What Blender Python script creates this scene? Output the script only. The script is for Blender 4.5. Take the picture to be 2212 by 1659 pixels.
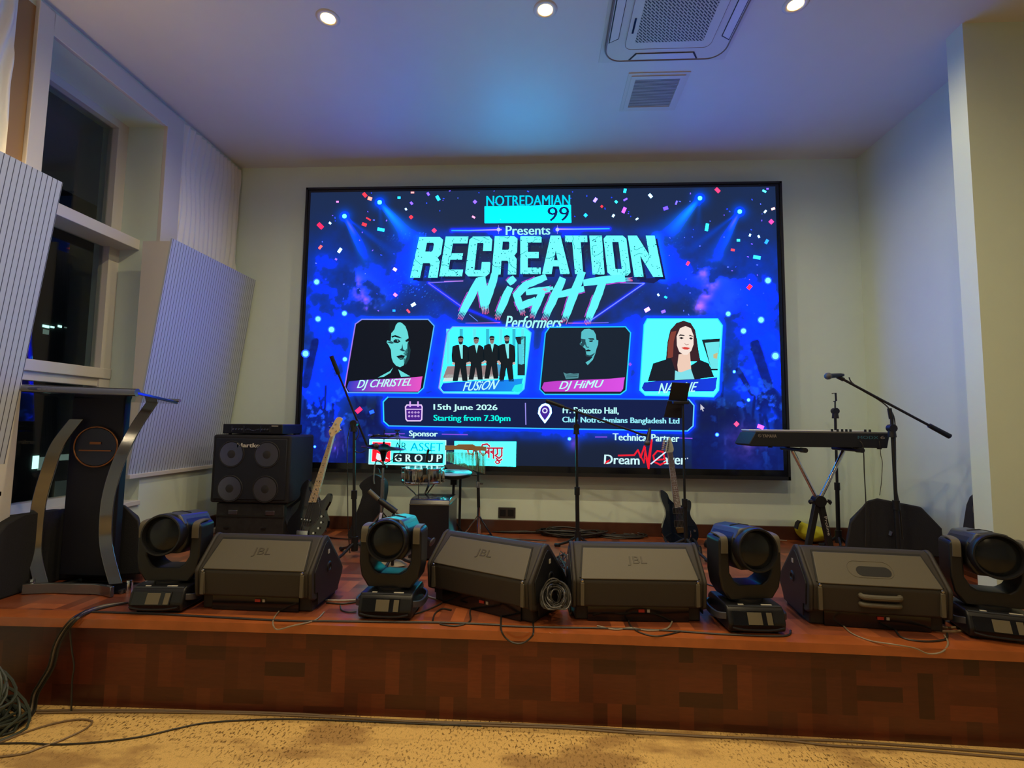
import bpy, bmesh, math, random
import numpy as np
from mathutils import Vector, Matrix, Euler
from mathutils.geometry import tessellate_polygon
random.seed(7); rng = np.random.default_rng(7)
S = bpy.context.scene
for o in list(bpy.data.objects): bpy.data.objects.remove(o)
COL = S.collection
PI = math.pi
# ---------------------------------------------------------------- camera
IW, IH = 2212, 1659
F, PITCH, YAW, ROLL, CH = 1086.4, 0.07918, -0.05556, 0.01256, 1.4
YB, ZC, XL, XR = 4.615, 3.876, -2.965, 2.892       # back wall, ceiling, left wall, right recess wall
ZS, YF = 0.423, 2.443                              # stage height, stage front
YS = YB - 0.12                                     # screen face
_f = Vector((math.sin(YAW)*math.cos(PITCH), math.cos(YAW)*math.cos(PITCH), math.sin(PITCH)))
_r0 = Vector((math.cos(YAW), -math.sin(YAW), 0)); _u0 = _r0.cross(_f)
_r = math.cos(ROLL)*_r0 + math.sin(ROLL)*_u0; _u = -math.sin(ROLL)*_r0 + math.cos(ROLL)*_u0
cd = bpy.data.cameras.new('camera'); cam = bpy.data.objects.new('camera', cd); COL.objects.link(cam)
m = Matrix((( _r.x, _u.x, -_f.x, 0), (_r.y, _u.y, -_f.y, 0), (_r.z, _u.z, -_f.z, CH), (0, 0, 0, 1)))
cam.matrix_world = m
cd.sensor_fit = 'HORIZONTAL'; cd.sensor_width = 36; cd.lens = F/IW*36; cd.clip_start = 0.05; cd.clip_end = 400
S.camera = cam
def at(u, v, ax, val):
    """world point where the sight line of a picture point meets the plane axis=val"""
    d = _f*F + _r*(u-IW/2) + _u*(IH/2-v); o = Vector((0, 0, CH))
    return o + d*((val-o[ax])/d[ax])
def fl(u, v, z=ZS): return at(u, v, 2, z)
# ---------------------------------------------------------------- world, exposure
w = bpy.data.worlds.new('night'); S.world = w; w.use_nodes = True
w.node_tree.nodes['Background'].inputs[0].default_value = (0.018, 0.022, 0.032, 1)
w.node_tree.nodes['Background'].inputs[1].default_value = 0.35
S.view_settings.view_transform = 'Standard'; S.view_settings.look = 'None'
S.view_settings.exposure = 0.0; S.view_settings.gamma = 1; S.view_settings.use_curve_mapping = False
WARM = (1.0, 0.80, 0.46)
P_SPOT_STAGE = 54; P_SPOT_ROOM = 52
# ---------------------------------------------------------------- helpers
def lin(c):
    c = np.asarray(c, float)/255.0
    return np.where(c <= 0.04045, c/12.92, ((c+0.055)/1.055)**2.4)
def L4(r, g, b): a = lin((r, g, b)); return (float(a[0]), float(a[1]), float(a[2]), 1)
MATS = {}
def mat(name, col, rough=0.5, metal=0, spec=0.5, emit=None, es=0, noise=0, nscale=40, bump=0, coat=0, alpha=None, trans=0):
    if name in MATS: return MATS[name]
    m = bpy.data.materials.new(name); m.use_nodes = True; nt = m.node_tree; b = nt.nodes['Principled BSDF']
    b.inputs['Base Color'].default_value = (*col, 1); b.inputs['Roughness'].default_value = rough
    b.inputs['Metallic'].default_value = metal; b.inputs['Specular IOR Level'].default_value = spec
    b.inputs['Coat Weight'].default_value = coat
    if trans: b.inputs['Transmission Weight'].default_value = trans
    if emit: b.inputs['Emission Color'].default_value = (*emit, 1); b.inputs['Emission Strength'].default_value = es
    if noise or bump:
        tc = nt.nodes.new('ShaderNodeTexCoord'); n = nt.nodes.new('ShaderNodeTexNoise')
        n.inputs['Scale'].default_value = nscale; n.inputs['Detail'].default_value = 5
        nt.links.new(tc.outputs['Object'], n.inputs['Vector'])
        if noise:
            mx = nt.nodes.new('ShaderNodeMix'); mx.data_type = 'RGBA'
            mx.inputs[6].default_value = (*[c*(1-noise) for c in col], 1); mx.inputs[7].default_value = (*[min(1, c*(1+noise)) for c in col], 1)
            nt.links.new(n.outputs['Fac'], mx.inputs[0]); nt.links.new(mx.outputs[2], b.inputs['Base Color'])
        if bump:
            bp = nt.nodes.new('ShaderNodeBump'); bp.inputs['Strength'].default_value = bump; bp.inputs['Distance'].default_value = 0.004
            nt.links.new(n.outputs['Fac'], bp.inputs['Height']); nt.links.new(bp.outputs['Normal'], b.inputs['Normal'])
    MATS[name] = m; return m
class MB:
    def __init__(s): s.v = []; s.f = []
    def add(s, vs, fs, M=None):
        b = len(s.v)
        for p in vs:
            p = Vector(p); s.v.append(M @ p if M else p)
        for f in fs: s.f.append([b+i for i in f])
        return s
    def box(s, c, d, M=None, rot=None):
        x, y, z = d[0]/2, d[1]/2, d[2]/2
        R = Euler(rot).to_matrix() if rot else Matrix.Identity(3)
        vs = [Vector(c)+R @ Vector((i*x, j*y, k*z)) for i in (-1, 1) for j in (-1, 1) for k in (-1, 1)]
        return s.add(vs, [(0,1,3,2),(4,6,7,5),(0,4,5,1),(2,3,7,6),(0,2,6,4),(1,5,7,3)], M)
    def span(s, a, b, M=None):
        return s.box([(a[i]+b[i])/2 for i in range(3)], [abs(b[i]-a[i]) for i in range(3)], M)
    def cyl(s, a, b, r, r2=None, n=16, M=None):
        a = Vector(a); b = Vector(b); r2 = r if r2 is None else r2
        d = (b-a).normalized(); t = d.orthogonal().normalized(); q = d.cross(t)
        vs = []; 
        for p, rr in ((a, r), (b, r2)):
            for i in range(n):
                an = 2*PI*i/n; vs.append(p + (t*math.cos(an)+q*math.sin(an))*rr)
        fs = [(i, (i+1) % n, n+(i+1) % n, n+i) for i in range(n)] + [tuple(range(n-1, -1, -1)), tuple(range(n, 2*n))]
        return s.add(vs, fs, M)
    def tube(s, pts, r, n=8, M=None, rf=None):
        pts = [Vector(p) for p in pts]; vs = []; fs = []; prev = None
        for i, p in enumerate(pts):
            d = (pts[min(i+1, len(pts)-1)]-pts[max(i-1, 0)])
            d = d.normalized() if d.length > 1e-9 else Vector((0, 0, 1))
            if prev is None: t = d.orthogonal().normalized()
            else:
                t = prev - d*prev.dot(d); t = t.normalized() if t.length > 1e-6 else d.orthogonal().normalized()
            prev = t; q = d.cross(t); rr = r*(rf(i/(len(pts)-1)) if rf else 1)
            for k in range(n):
                an = 2*PI*k/n; vs.append(p+(t*math.cos(an)+q*math.sin(an))*rr)
        for i in range(len(pts)-1):
            for k in range(n): fs.append((i*n+k, i*n+(k+1) % n, (i+1)*n+(k+1) % n, (i+1)*n+k))
        fs += [tuple(range(n-1, -1, -1)), tuple(range((len(pts)-1)*n, len(pts)*n))]
        return s.add(vs, fs, M)
    def ribbon(s, pts, wdir, w, th, M=None):
        """flat bar along pts, wide along wdir"""
        pts = [Vector(p) for p in pts]; W = Vector(wdir).normalized()*w/2; vs = []; fs = []
        for i, p in enumerate(pts):
            d = (pts[min(i+1, len(pts)-1)]-pts[max(i-1, 0)]).normalized(); nn = d.cross(W).normalized()*th/2
            vs += [p-W-nn, p+W-nn, p+W+nn, p-W+nn]
        for i in range(len(pts)-1):
            for k in range(4): fs.append((i*4+k, i*4+(k+1) % 4, (i+1)*4+(k+1) % 4, (i+1)*4+k))
        e = (len(pts)-1)*4; fs += [(3, 2, 1, 0), (e, e+1, e+2, e+3)]
        return s.add(vs, fs, M)
    def lathe(s, prof, n=32, M=None, axis='z'):
        vs = []; fs = []
        for r, h in prof:
            for i in range(n):
                an = 2*PI*i/n; x, y = r*math.cos(an), r*math.sin(an)
                vs.append((x, y, h) if axis == 'z' else ((x, -h, y) if axis == 'y' else (h, x, y)))
        for j in range(len(prof)-1):
            for i in range(n): fs.append((j*n+i, j*n+(i+1) % n, (j+1)*n+(i+1) % n, (j+1)*n+i))
        if prof[0][0] > 1e-6: fs.append(tuple(range(n-1, -1, -1)))
        if prof[-1][0] > 1e-6: fs.append(tuple(range((len(prof)-1)*n, len(prof)*n)))
        return s.add(vs, fs, M)
    def prism(s, poly, a, b, plane='xz', M=None):
        """poly 2D outline extruded from a to b along the third axis"""
        def P(p, h): return {'xz': (p[0], h, p[1]), 'yz': (h, p[0], p[1]), 'xy': (p[0], p[1], h)}[plane]
        n = len(poly); vs = [P(p, a) for p in poly]+[P(p, b) for p in poly]
        tri = tessellate_polygon([[Vector((p[0], p[1], 0)) for p in poly]])
        fs = [tuple(t) for t in tri]+[tuple(n+i for i in reversed(t)) for t in tri]
        fs += [(i, (i+1) % n, n+(i+1) % n, n+i) for i in range(n)]
        return s.add(vs, fs, M)
    def build(s, name, mt, parent=None, smooth=True, bevel=0, seg=2, label=None, kind=None, ang=35, merge=True):
        me = bpy.data.meshes.new(name); me.from_pydata([tuple(p) for p in s.v], [], s.f); me.materials.append(mt)
        bm = bmesh.new(); bm.from_mesh(me)
        if merge: bmesh.ops.remove_doubles(bm, verts=bm.verts, dist=1e-5)
        bmesh.ops.recalc_face_normals(bm, faces=bm.faces)
        bm.to_mesh(me); bm.free()
        if smooth:
            me.polygons.foreach_set('use_smooth', [True]*len(me.polygons)); me.set_sharp_from_angle(angle=math.radians(ang))
        o = bpy.data.objects.new(name, me); COL.objects.link(o)
        if parent: o.parent = parent
        if bevel:
            b = o.modifiers.new('bevel', 'BEVEL'); b.width = bevel; b.segments = seg; b.limit_method = 'ANGLE'; b.angle_limit = math.radians(30)
        if label: o['label'] = label
        if kind: o['kind'] = kind
        return o
def tag(o, label, cat, group=None, kind=None):
    o['label'] = label; o['category'] = cat
    if group: o['group'] = group
    if kind: o['kind'] = kind
    return o
def thing(name, label, cat, loc=(0, 0, 0), rz=0, group=None):
    o = bpy.data.objects.new(name, None); COL.objects.link(o); o.location = loc; o.rotation_euler = (0, 0, rz); o.empty_display_size = 0.05
    return tag(o, label, cat, group)
def dup(root, loc, rz, label):
    r = root.copy(); COL.objects.link(r); r.location = loc; r.rotation_euler = (0, 0, rz); r['label'] = label
    for ch in list(root.children):
        c = ch.copy(); COL.objects.link(c); c.parent = r
        for g in list(ch.children):
            d = g.copy(); COL.objects.link(d); d.parent = c
    return r
def struct(o): o['kind'] = 'structure'; return o
def smooth_path(pts, k=8, closed=False):
    pts = [Vector(p) for p in pts]; out = []; n = len(pts)
    for i in range(n if closed else n-1):
        if closed: p0, p1, p2, p3 = pts[(i-1) % n], pts[i], pts[(i+1) % n], pts[(i+2) % n]
        else: p0, p1, p2, p3 = pts[max(i-1, 0)], pts[i], pts[i+1], pts[min(i+2, n-1)]
        for j in range(k):
            t = j/k; out.append(0.5*((2*p1)+(p2-p0)*t+(2*p0-5*p1+4*p2-p3)*t*t+(3*p1-p0-3*p2+p3)*t*t*t))
    if not closed: out.append(pts[-1])
    return out
def text_mesh(body, shear=0, offset=0, extrude=0, spacing=1.0):
    c = bpy.data.curves.new('t', 'FONT'); c.body = body; c.shear = shear; c.offset = offset; c.extrude = extrude; c.space_character = spacing
    c.resolution_u = 3; c.size = 1
    o = bpy.data.objects.new('t', c); COL.objects.link(o); bpy.context.view_layer.update()
    me = bpy.data.meshes.new_from_object(o.evaluated_get(bpy.context.evaluated_depsgraph_get()))
    v = [tuple(p.co) for p in me.vertices]; f = [list(p.vertices) for p in me.polygons]
    bpy.data.objects.remove(o); bpy.data.curves.remove(c); bpy.data.meshes.remove(me)
    xs = [p[0] for p in v]; ys = [p[1] for p in v]
    x0, x1, y0, y1 = min(xs), max(xs), min(ys), max(ys)
    return [((p[0]-x0)/(x1-x0), (p[1]-y0)/(y1-y0), p[2]) for p in v], f
def text_part(body, name, mt, parent, origin, xdir, ydir, w, h, depth=0.002, **k):
    v, f = text_mesh(body, extrude=0.5, **k); mb = MB(); X = Vector(xdir).normalized(); Y = Vector(ydir).normalized(); N = X.cross(Y)
    mb.add([Vector(origin)+X*p[0]*w+Y*p[1]*h+N*(p[2]+0.5)*depth for p in v], f)
    return mb.build(name, mt, parent, smooth=False)
# ---------------------------------------------------------------- materials
def wallmat(name, col, rough=0.6, bumpscale=300, bump=0.03, spec=0.35):
    return mat(name, col, rough=rough, noise=0.03, nscale=6, bump=bump, spec=spec)
M_WALL = wallmat('cream_wall_paint', (0.66, 0.77, 0.68), 0.55)
M_CEIL = wallmat('ceiling_satin_paint', (0.66, 0.66, 0.67), 0.42, bump=0.01, spec=0.5)
M_WHITE = mat('white_gloss_paint', (0.62, 0.60, 0.57), 0.35)
M_BLACK = mat('black_plastic', (0.010, 0.010, 0.012), 0.45, spec=.35, bump=0.08, nscale=220)
M_BLACKG = mat('black_gloss', (0.006, 0.006, 0.008), 0.12)
M_DARK = mat('dark_metal', (0.02, 0.02, 0.022), 0.35, metal=0.4)
M_CLOTH = mat('black_fabric', (0.010, 0.010, 0.014), 0.85, noise=0.3, nscale=120, bump=0.3)
M_CHROME = mat('chrome', (0.72, 0.72, 0.74), 0.12, metal=1)
M_STEEL = mat('brushed_steel', (0.42, 0.42, 0.44), 0.3, metal=1)
M_CABLE = mat('black_cable', (0.02, 0.018, 0.016), 0.45)
M_CABLEG = mat('grey_cable', (0.25, 0.20, 0.14), 0.5)
M_BRASS = mat('bronze_cymbal', (0.45, 0.30, 0.13), 0.28, metal=1, noise=0.15, nscale=12)
def stripes(name, a, b, axis_expr, period, duty, rough=0.5, disp=0.0):
    """vertical grooves along object Y"""
    m = bpy.data.materials.new(name); m.use_nodes = True; nt = m.node_tree; p = nt.nodes['Principled BSDF']
    tc = nt.nodes.new('ShaderNodeTexCoord'); sp = nt.nodes.new('ShaderNodeSeparateXYZ'); nt.links.new(tc.outputs['Object'], sp.inputs[0])
    mu = nt.nodes.new('ShaderNodeMath'); mu.operation = 'DIVIDE'; mu.inputs[1].default_value = period; nt.links.new(sp.outputs[axis_expr], mu.inputs[0])
    fr = nt.nodes.new('ShaderNodeMath'); fr.operation = 'FRACT'; nt.links.new(mu.outputs[0], fr.inputs[0])
    gt = nt.nodes.new('ShaderNodeMath'); gt.operation = 'LESS_THAN'; gt.inputs[1].default_value = duty; nt.links.new(fr.outputs[0], gt.inputs[0])
    mx = nt.nodes.new('ShaderNodeMix'); mx.data_type = 'RGBA'; mx.inputs[6].default_value = (*a, 1); mx.inputs[7].default_value = (*b, 1)
    nt.links.new(gt.outputs[0], mx.inputs[0]); nt.links.new(mx.outputs[2], p.inputs['Base Color']); p.inputs['Roughness'].default_value = rough
    return m
def node(nt, t, op=None, **vals):
    n = nt.nodes.new(t)
    if op: n.operation = op
    for k, v in vals.items(): n.inputs[int(k[1:])].default_value = v
    return n
def parquet(name, ax_a, ax_b, cell, cols, rough, nstrip=3, ofs=(0.0, 0.0), spec=0.5):
    m = bpy.data.materials.new(name); m.use_nodes = True; nt = m.node_tree; L = nt.links.new; p = nt.nodes['Principled BSDF']
    tc = node(nt, 'ShaderNodeTexCoord'); sp = node(nt, 'ShaderNodeSeparateXYZ'); L(tc.outputs['Object'], sp.inputs[0])
    def mth(op, a, b=None):
        n = node(nt, 'ShaderNodeMath', op)
        for i, q in enumerate((a, b)):
            if q is None: continue
            if isinstance(q, (int, float)): n.inputs[i].default_value = q
            else: L(q, n.inputs[i])
        return n.outputs[0]
    a = mth('DIVIDE', mth('ADD', sp.outputs[ax_a], ofs[0]+50), cell); b = mth('DIVIDE', mth('ADD', sp.outputs[ax_b], ofs[1]+50), cell)
    ca, cb = mth('FLOOR', a), mth('FLOOR', b); fa, fb = mth('FRACT', a), mth('FRACT', b)
    par = mth('FRACT', mth('MULTIPLY', mth('ADD', ca, cb), 0.5)); sel = mth('GREATER_THAN', par, 0.25)
    st = mth('FLOOR', mth('MULTIPLY', mth('ADD', mth('MULTIPLY', fa, sel), mth('MULTIPLY', fb, mth('SUBTRACT', 1, sel))), nstrip))
    cv = node(nt, 'ShaderNodeCombineXYZ'); L(ca, cv.inputs[0]); L(cb, cv.inputs[1]); L(st, cv.inputs[2])
    wn = node(nt, 'ShaderNodeTexWhiteNoise'); L(cv.outputs[0], wn.inputs['Vector'])
    cr = node(nt, 'ShaderNodeValToRGB'); e = cr.color_ramp.elements
    e[0].position = 0; e[0].color = (*cols[0], 1); e[1].position = 1; e[1].color = (*cols[-1], 1)
    for i in range(1, len(cols)-1): q = e.new(i/(len(cols)-1)); q.color = (*cols[i], 1)
    L(wn.outputs['Value'], cr.inputs[0])
    nz = node(nt, 'ShaderNodeTexNoise'); nz.inputs['Scale'].default_value = 9; nz.inputs['Detail'].default_value = 6
    mp = node(nt, 'ShaderNodeMapping'); mp.inputs['Scale'].default_value = (2, 2, 14); L(tc.outputs['Object'], mp.inputs[0]); L(mp.outputs[0], nz.inputs['Vector'])
    mr = node(nt, 'ShaderNodeMapRange'); mr.inputs[3].default_value = 0.7; mr.inputs[4].default_value = 1.25; L(nz.outputs['Fac'], mr.inputs[0])
    mx = node(nt, 'ShaderNodeVectorMath', 'SCALE'); L(cr.outputs[0], mx.inputs[0]); L(mr.outputs[0], mx.inputs['Scale'])
    L(mx.outputs[0], p.inputs['Base Color']); p.inputs['Roughness'].default_value = rough; p.inputs['Specular IOR Level'].default_value = spec
    return m
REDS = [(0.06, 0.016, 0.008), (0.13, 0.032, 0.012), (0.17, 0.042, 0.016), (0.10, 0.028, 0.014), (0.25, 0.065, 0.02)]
M_PFRONT = parquet('red_parquet_front', 0, 2, 0.198, [(c[0]*.66, c[1]*.52, c[2]*.6) for c in REDS], 0.33, ofs=(0.03, 0.19))  # same reds darkened: the dim light on the front is in the colour
M_PDECK = parquet('red_parquet_deck', 0, 1, 0.198, [(c[0]*1.9, c[1]*2.0, c[2]*2.0) for c in REDS], 0.3)  # same reds brightened: the light on the deck is in the colour
M_NOSE = mat('varnished_red_wood', (0.36, 0.095, 0.024), 0.2, noise=0.35, nscale=9, spec=0.7)
M_BASEB = mat('dark_red_baseboard', (0.075, 0.026, 0.014), 0.35, noise=0.25, nscale=10)
def carpet_mat():
    m = bpy.data.materials.new('beige_patterned_carpet'); m.use_nodes = True; nt = m.node_tree; L = nt.links.new; p = nt.nodes['Principled BSDF']
    tc = node(nt, 'ShaderNodeTexCoord')
    def noise(scale, mapping, det=3, rough=0.6):
        mp = node(nt, 'ShaderNodeMapping'); mp.inputs['Scale'].default_value = mapping; L(tc.outputs['Object'], mp.inputs[0])
        n = node(nt, 'ShaderNodeTexNoise'); n.inputs['Scale'].default_value = scale; n.inputs['Detail'].default_value = det; n.inputs['Roughness'].default_value = rough
        L(mp.outputs[0], n.inputs['Vector']); return n.outputs['Fac']
    def ramp(x, a, b, lo=0.0, hi=1.0):
        r = node(nt, 'ShaderNodeMapRange'); r.inputs[1].default_value = a; r.inputs[2].default_value = b; r.inputs[3].default_value = lo; r.inputs[4].default_value = hi
        L(x, r.inputs[0]); return r.outputs[0]
    big = ramp(noise(1.6, (1, 2.2, 1), 4), 0.50, 0.60)             # brownish patches
    fleck = ramp(noise(95, (1, 0.5, 1), 2), 0.55, 0.64)           # dark flecks
    fine = ramp(noise(260, (1, 1, 1), 2), 0.3, 0.7, 0.8, 1.15)
    dens = ramp(noise(2.1, (1, 1.3, 1), 2), 0.38, 0.6, 0.15, 1)
    mu = node(nt, 'ShaderNodeMath', 'MULTIPLY'); L(fleck, mu.inputs[0]); L(dens, mu.inputs[1])
    m1 = node(nt, 'ShaderNodeMix'); m1.data_type = 'RGBA'; m1.inputs[6].default_value = (0.72, 0.47, 0.17, 1); m1.inputs[7].default_value = (0.42, 0.25, 0.095, 1); L(big, m1.inputs[0])
    m2 = node(nt, 'ShaderNodeMix'); m2.data_type = 'RGBA'; m2.inputs[7].default_value = (0.17, 0.095, 0.035, 1); L(mu.outputs[0], m2.inputs[0]); L(m1.outputs[2], m2.inputs[6])
    sc = node(nt, 'ShaderNodeVectorMath', 'SCALE'); L(m2.outputs[2], sc.inputs[0]); L(fine, sc.inputs['Scale'])
    L(sc.outputs[0], p.inputs['Base Color']); p.inputs['Roughness'].default_value = 0.95; p.inputs['Specular IOR Level'].default_value = 0.1
    bp = node(nt, 'ShaderNodeBump'); bp.inputs['Strength'].default_value = 0.6; bp.inputs['Distance'].default_value = 0.004
    L(mu.outputs[0], bp.inputs['Height']); bp.invert = True; L(bp.outputs[0], p.inputs['Normal'])
    return m
M_CARPET = carpet_mat()
# ---------------------------------------------------------------- room shell
XE, YR = 5.6, -5.0
struct(MB().span((XL-.15, YR, -0.1), (XE, YB+.15, 0)).build('floor', M_CARPET, smooth=False))
struct(MB().span((XL-.5, YR-.15, ZC), (XE+.15, YB+.15, ZC+.12)).build('ceiling', M_CEIL, smooth=False))
struct(MB().span((XL-.5, YB, 0), (XE+.1, YB+.15, ZC)).build('wall_back', M_WALL, smooth=False))
struct(MB().span((XR, 3.16, 0), (XR+.15, YB, ZC)).build('wall_right', M_WALL, smooth=False))
struct(MB().span((2.56, 3.035, 0), (XE+.1, 3.16, ZC)).build('wall_side', M_WALL, smooth=False))
struct(MB().span((XE, YR, 0), (XE+.15, 3.1, ZC)).build('wall_east', M_WALL, smooth=False))
struct(MB().span((XL-.5, YR-.15, 0), (XE+.1, YR, ZC)).build('wall_rear', M_WALL, smooth=False))
# left wall with tall window opening
WY0, WY1, WZ0, WZ1 = 2.69, 3.625, 0.80, 3.695
mb = MB(); mb.span((XL-.5, YR, 0), (XL, WY0, ZC)); mb.span((XL-.5, WY1, 0), (XL, YB, ZC)); mb.span((XL-.5, WY0, WZ1), (XL, WY1, ZC)); mb.span((XL-.5, WY0, 0), (XL, WY1, WZ0))
struct(mb.build('wall_left', M_WALL, smooth=False))
M_REL = bpy.data.materials.new('white_relief_panel'); M_REL.use_nodes = True
M_REL.node_tree.nodes['Principled BSDF'].inputs['Base Color'].default_value = (0.80, 0.80, 0.76, 1)
M_REL.node_tree.nodes['Principled BSDF'].inputs['Roughness'].default_value = 0.55
def relief(name, y0, y1, z0, z1, label):
    ny = max(8, int((y1-y0)/0.011)); nz = int((z1-z0)/0.04); vs = []; fs = []
    for i in range(ny+1):
        for j in range(nz+1):
            y = y0+(y1-y0)*i/ny; z = z0+(z1-z0)*j/nz
            ph = y*2*PI/0.062 + 1.9*math.sin(z*5.1+y*7)+1.1*math.sin(z*9.3+y*3+1)
            h = 0.018+0.011*math.sin(ph)
            if i in (0, ny) or abs(((z-0.36) % 0.6)) < 0.012: h = 0.006
            vs.append((XL+.004+h, y, z))
    for i in range(ny):
        for j in range(nz): a = i*(nz+1)+j; fs.append((a, a+nz+1, a+nz+2, a+1))
    mb = MB(); mb.add(vs, fs); mb.span((XL+.003, y0, z0), (XL+.008, y1, z1))
    o = mb.build(name, M_REL, merge=False, ang=80)
    return tag(o, label, 'wall panel', 'wavy relief wall panels')
relief('relief_panel', 3.80, YB-.01, 2.55, 3.84, 'white wavy relief panelling on the left wall beside the corner, above the slatted panel')
relief('relief_panel', 1.30, 2.50, 2.60, 3.84, 'white wavy relief panelling at the top left edge, washed by warm light')
# smooth white casing around the window
mb = MB()
for a, b in (((XL, 2.60, .8), (XL+.03, WY0, 3.84)), ((XL, WY1, 2.60), (XL+.03, 3.80, 3.84)), ((XL, WY0, WZ1), (XL+.03, WY1, 3.84))): mb.span(a, b)
struct(mb.build('trim_1', M_WHITE, smooth=False, bevel=.003))
struct(MB().span((XL, 2.50, 2.5), (XL+.006, 2.60, 3.80)).build('gap_strip', mat('warm_lit_gap', (.30, .17, .07), .5), smooth=False))  # brown strip for the wall gap; its warm glow is put in the colour
# window
win = bpy.data.objects.new('window_1', None); COL.objects.link(win); win['kind'] = 'structure'; win.location = (XL-.3, 3.1, .8)
def wl(a, b): o = win.location; return (Vector(a)-o, Vector(b)-o)
GX = XL-.34
mb = MB()
for a, b in (((GX-.03, WY0, WZ0), (GX+.05, WY0+.05, WZ1)), ((GX-.03, WY1-.09, WZ0), (GX+.05, WY1, WZ1)), ((GX-.03, WY0, WZ1-.06), (GX+.052, WY1, WZ1)), ((GX-.03, WY0, WZ0), (GX+.05, WY1, WZ0+.06))): mb.span(*wl(a, b))
mb.build('window_frame', M_WHITE, win, smooth=False, merge=False)
mb = MB(); mb.span(*wl((GX-.02, WY0, 2.70), (XL-.13, WY1, 2.78))); mb.build('transom', M_WHITE, win, smooth=False, bevel=.004)
mb = MB(); mb.span(*wl((GX-.02, WY0, 1.70), (GX+.06, WY1, 1.775))); mb.span(*wl((GX-.02, WY0, 1.64), (GX+.035, WY1, 1.70))); mb.build('transom', M_WHITE, win, smooth=False, bevel=.004)
mb = MB(); mb.span(*wl((GX, WY0, WZ0-.03), (XL+.02, WY1, WZ0+.005))); mb.build('window_sill', M_WHITE, win, smooth=False, bevel=.004)
M_GLASS = bpy.data.materials.new('window_glass'); M_GLASS.use_nodes = True; nt = M_GLASS.node_tree; nt.nodes.remove(nt.nodes['Principled BSDF'])
tr = nt.nodes.new('ShaderNodeBsdfTransparent'); tr.inputs[0].default_value = (.8, .85, .85, 1); gl = nt.nodes.new('ShaderNodeBsdfGlossy'); gl.inputs['Roughness'].default_value = 0.02
lw = nt.nodes.new('ShaderNodeLayerWeight'); lw.inputs[0].default_value = .5; pw = nt.nodes.new('ShaderNodeMath'); pw.operation = 'POWER'; pw.inputs[1].default_value = 3.5; nt.links.new(lw.outputs['Facing'], pw.inputs[0])
fr = nt.nodes.new('ShaderNodeMath'); fr.operation = 'MULTIPLY_ADD'; fr.inputs[1].default_value = .5; fr.inputs[2].default_value = .04; nt.links.new(pw.outputs[0], fr.inputs[0]); ms = nt.nodes.new('ShaderNodeMixShader')
nt.links.new(fr.outputs[0], ms.inputs[0]); nt.links.new(tr.outputs[0], ms.inputs[1]); nt.links.new(gl.outputs[0], ms.inputs[2]); nt.links.new(ms.outputs[0], nt.nodes['Material Output'].inputs[0])
for z0, z1 in ((WZ0, 1.70), (1.70, 2.72), (2.72, WZ1)):
    mb = MB(); mb.span(*wl((GX-.004, WY0, z0), (GX+.004, WY1, z1))); mb.build('pane', M_GLASS, win, smooth=False)
# baseboards
struct(MB().span((XL, YB-.022, ZS), (XR, YB, ZS+.115)).build('baseboard_back', M_BASEB, smooth=False, bevel=.004))
struct(MB().span((XR-.022, 3.16, ZS), (XR, YB-.022, ZS+.115)).build('baseboard_right', M_BASEB, smooth=False, bevel=.004))
struct(MB().span((XL, 3.0, ZS), (XL+.022, YB-.022, ZS+.115)).build('baseboard_left', M_BASEB, smooth=False, bevel=.004))
# stage
st = thing('stage_platform', 'low stage of reddish parquet running the full width before the video wall', 'stage', (0, YF, 0)); st['kind'] = 'structure'
def cur(x): return YF + 0.012 - 0.010*x*x*0.6                        # the front bows very slightly
xs = np.linspace(XL, 5.5, 40)
outl = [(x, cur(min(x, 3))-YF) for x in xs]+[(5.5, .59), (2.54, .59), (2.54, YB-YF), (XL, YB-YF)]
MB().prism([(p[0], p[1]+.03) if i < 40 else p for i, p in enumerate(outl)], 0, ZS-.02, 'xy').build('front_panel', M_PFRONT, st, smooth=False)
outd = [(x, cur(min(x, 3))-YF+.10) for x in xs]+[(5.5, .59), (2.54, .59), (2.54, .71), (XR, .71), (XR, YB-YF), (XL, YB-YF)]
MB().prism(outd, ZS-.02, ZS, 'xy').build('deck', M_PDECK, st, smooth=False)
outn = [(x, cur(min(x, 3))-YF) for x in xs]+[(x, cur(min(x, 3))-YF+.10) for x in reversed(xs)]
MB().prism(outn, ZS-.042, ZS+.0005, 'xy').build('nosing', M_NOSE, st, bevel=.008, seg=3, ang=60)
# slatted leaning acoustic panels
def slat_panel(y0, y1, label, n):
    zb, zt = 1.0, 2.745; xb, xt = XL+.005, XL+.228
    t = thing('acoustic_panel', label, 'acoustic panel', (XL, (y0+y1)/2, zb), group='slatted acoustic wall panels'); oy = (y0+y1)/2
    mslat = stripes('slat_'+str(n), (0.46, 0.51, 0.62), (0.04, 0.04, 0.06), 1, 0.0285, 0.14)
    MB().prism([(0, 0), (.012, 0), (xt-XL, zt-zb), (xt-XL-.014, zt-zb)], y0-oy, y1-oy, 'xz').build('slatted_face', mslat, t, smooth=False)
    MB().prism([(0, 0), (xt-XL-.016, zt-zb-.02), (0, zt-zb-.02)], (y0-oy) if n else (y1-oy-.012), (y0-oy+.012) if n else (y1-oy), 'xz').build('side_return', M_WHITE, t, smooth=False)
    MB().span((-.0, y0-oy, -.03), (.03, y1-oy, .0)).build('bottom_rail', M_WHITE, t, smooth=False, bevel=.003)
    return t
slat_panel(3.50, YB-.015, 'white slatted panel leaning out beside the corner, behind the lectern', 1)
slat_panel(1.2, 2.635, 'white slatted panel leaning out at the left edge of the picture', 0)
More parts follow.
